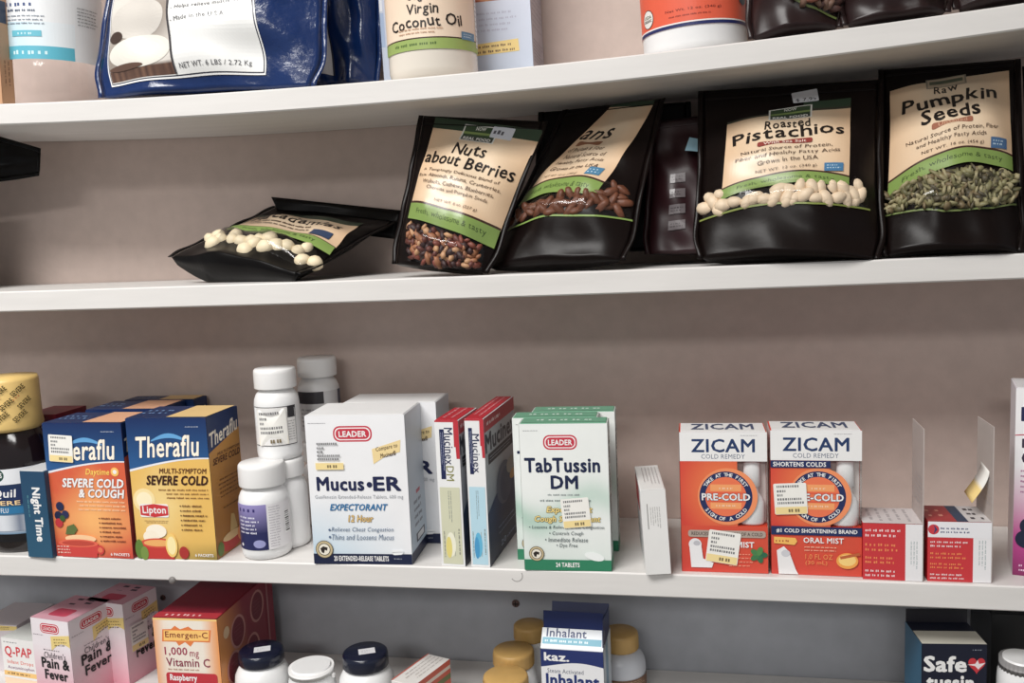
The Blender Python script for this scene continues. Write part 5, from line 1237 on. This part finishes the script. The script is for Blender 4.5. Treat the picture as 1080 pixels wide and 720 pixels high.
# low striped carton
A, yaw, w_, h = boxY(4, 415, 440, 716, .012, .0)
A = atY(428, 718, .015); zt = A.z; v = ray(466, 690); q = CAM+v*((zt-CAM.z)/v.z); dirv = (q-A); d = min(math.hypot(dirv.x, dirv.y), .13); ya = math.atan2(-dirv.x, dirv.y)
w_ = .026
K = Carton('striped_carton', 'low carton with a pale top and an orange red striped side', 'box', Vector((A.x-w_*.55, A.y, shelf_z(4, A.x)+.0002)), ya, w_, zt-shelf_z(4, A.x), d, c(226, 222, 218))
P = Print(K.face('top')); P.lines(.15, .05, .85, .95, 4, c(170, 160, 158), 4, .35, rot=1); P.rect(.0, .0, .05, 1, c(200, 90, 70)); P.build('top_print', K.root)
P = Print(K.face('right')); P.rect(0, 0, 1, 1, c(206, 84, 56)); P.rect(0, .12, 1, .2, c(230, 214, 200)); P.rect(0, .3, 1, .42, c(110, 120, 70)); P.build('side_print', K.root)

# gold capped bottles
GOLD = mat('gold_cap', c(196, 158, 96), .42, .5, .08, 60)
for (xl, xr, yt, yc, Y, lab) in ((541, 575, 653, 681, .118, 'gold capped bottle against the wall, last of its column'), (519, 563, 678, 711, .075, 'gold capped bottle in the middle of its column'), (508.5, 557, 704, 738, .034, 'gold capped bottle at the front of its column')):
    tall_bottle(xl, xr, yt, yc, 1.12, Y, lab, 'gold_cap_bottle', GOLD, 'gold capped bottles', .07, bodym=WHITEPL, seg=44)
K, cr, R, H, hb = tall_bottle(634, 673, 660, 692, 1.35, .105, 'gold capped bottle behind the inhalant carton', 'gold_cap_bottle', GOLD, 'gold capped bottles', .07, seg=44, bodym=mat('milky_plastic', c(206, 208, 214), .25, .5))
P = Print(wrap_label(K, R+.0003, hb-.022, .01, -60, 100)); P.rect(0, 0, 1, 1, c(120, 84, 60), 20, 3); P.lines(.1, .1, .9, .5, 3, c(200, 170, 140), 3); P.build('bottle_label', K)

# inhalant carton with open flaps
A, yaw, w_, h = boxT(4, (570, 683.5), (636.5, 684.5), .022); d = .052; yaw -= .10
K = Carton('inhalant_carton', 'navy and white inhalant carton with its top flaps open', 'box', A, yaw, w_, h, d, c(222, 224, 228), body=False); r = K.root
NV = mat('navy_card', c(24, 38, 88), .42, .4, .03, 60); PB = K.m
bm = bmesh.new(); e = .0006
add_box(bm, -w_/2, w_/2, -d/2, -d/2+e, 0, h); add_box(bm, -w_/2, w_/2, d/2-e, d/2, 0, h); add_box(bm, -w_/2, -w_/2+e, -d/2, d/2, 0, h); add_box(bm, w_/2-e, w_/2, -d/2, d/2, 0, h); add_box(bm, -w_/2, w_/2, -d/2, d/2, 0, e); bm_obj('carton_body', bm, PB, r)
def flap(name, x0, x1, y, z0, L, ang, m, ax='x', T=.0006):
    bm = bmesh.new(); add_box(bm, x0, x1, -T/2, T/2, 0, L); o = bm_obj(name, bm, m, r); o.location = (0, y, z0) if ax == 'x' else (y, 0, z0); o.rotation_euler = (ang, 0, 0) if ax == 'x' else (0, ang, PI/2); return o
s0_ = .019
flap('front_flap', -w_/2+.0005, w_/2-.0005, -d/2+.0005, h, s0_, -.75, PB)
fo = r.children[-1]
ffn = Face(lambda a, b, o: (-w_/2+a*w_, -d/2+.0005+math.sin(.75)*s0_*(1-b)-math.cos(.75)*o, h+math.cos(.75)*s0_*(1-b)+math.sin(.75)*o), w_, s0_)
P = Print(ffn, .0005); P.rect(0, 0, 1, 1, c(222, 226, 230)); P.text('Inhalant', .08, .02, .72, .42, c(30, 50, 100), .02); P.rect(.02, .46, .97, .78, c(96, 164, 186)); P.lines(.06, .52, .94, .72, 1, c(220, 236, 240), 4, .6); P.build('flap_print', r)
yy = -d/2+.0005+math.sin(.75)*s0_; zz = h+math.cos(.75)*s0_
flap('tuck_flap', -w_/2+.001, w_/2-.001, yy, zz, .016, -.12, NV)
flap('back_flap', -w_/2+.001, w_/2-.001, d/2-.0005, h, .022, -.35, NV)
flap('side_flap', -d/2+.002, d/2-.002, w_/2-.0005, h, .024, .12, NV, 'y')
P = Print(K.face('front')); P.rect(0, 0, 1, 1, c(230, 230, 232)); k = .075/h
P.band(lambda a: 0, lambda a: (.20-.04*math.sin((a-.2)*4))*k, 0, 1, c(26, 44, 104), 14, 2); P.text('kaz.', .06, .045*k, .45, .145*k, WHITE, .03); P.text('Steam Activated', .10, .245*k, .68, .30*k, c(90, 96, 116), .006); P.text('Inhalant', .08, .315*k, .92, .46*k, c(24, 44, 108), .035); P.rect(0, .75*k, 1, 1, c(150, 190, 210)); P.build('front_print', r)
P = Print(K.face('right')); P.rect(0, 0, 1, 1, c(206, 216, 224)); P.rect(.3, 0, .6, 1, c(120, 160, 186)); P.build('side_print', r)

# dark cough carton with a heart
A, yaw, w_, h = boxT(4, (972.5, 678.7), (1041, 679.5), .022); d = .045
K = Carton('heart_carton', 'near black cough carton with white lettering and a red heart', 'box', A, yaw, w_, h, d, c(22, 26, 44)); r = K.root
P = Print(K.face('front')); P.rect(0, 0, 1, 1, c(20, 24, 44)); k = .075/h
P.text('Safe', .04, .145*k, .68, .32*k, WHITE, .035); P.text('tussin', .08, .375*k, .80, .54*k, WHITE, .035); P.lines(.78, .05*k, .95, .075*k, 1, c(150, 156, 170), 3, .6)
hp = [(.845+.13*(16*math.sin(t)**3)/16, .235*k-.105*k*(13*math.cos(t)-5*math.cos(2*t)-2*math.cos(3*t)-math.cos(4*t))/16) for t in [i*2*PI/40 for i in range(40)]]
P.poly(hp, c(196, 30, 44)); P.poly([(.70, .235*k), (.82, .225*k), (.86, .18*k), (.88, .225*k), (.98, .21*k), (.90, .265*k), (.87, .29*k), (.82, .25*k)], c(236, 220, 220)); P.ellipse(.93, .53*k, .06, .05*k, c(206, 206, 210))
P.build('front_print', r)
P = Print(K.face('left')); P.rect(0, 0, 1, 1, c(40, 92, 122)); P.build('side_print', r)
P = Print(K.face('top')); P.rect(0, .45, 1, 1, c(214, 210, 196)); P.build('top_print', r)
bm = bmesh.new(); add_box(bm, -w_/2, w_/2, d/2-.0016, d/2-.0008, h, h+.012); bm_obj('back_flap', bm, mat('dark_card', c(30, 28, 36), .5), r)
A = atY(1046, 648, .075); zb = shelf_z(4, A.x)+.0002
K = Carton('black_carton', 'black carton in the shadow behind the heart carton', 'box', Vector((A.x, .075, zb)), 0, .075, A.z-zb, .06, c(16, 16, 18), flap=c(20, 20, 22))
K, cr, R, H, hb = tall_bottle(1056, 1100, 696, 706, 1.08, .030, 'white bottle with a grey cap beside the heart carton', 'grey_cap_bottle', mat('grey_cap', c(150, 148, 148), .4), None, .02)
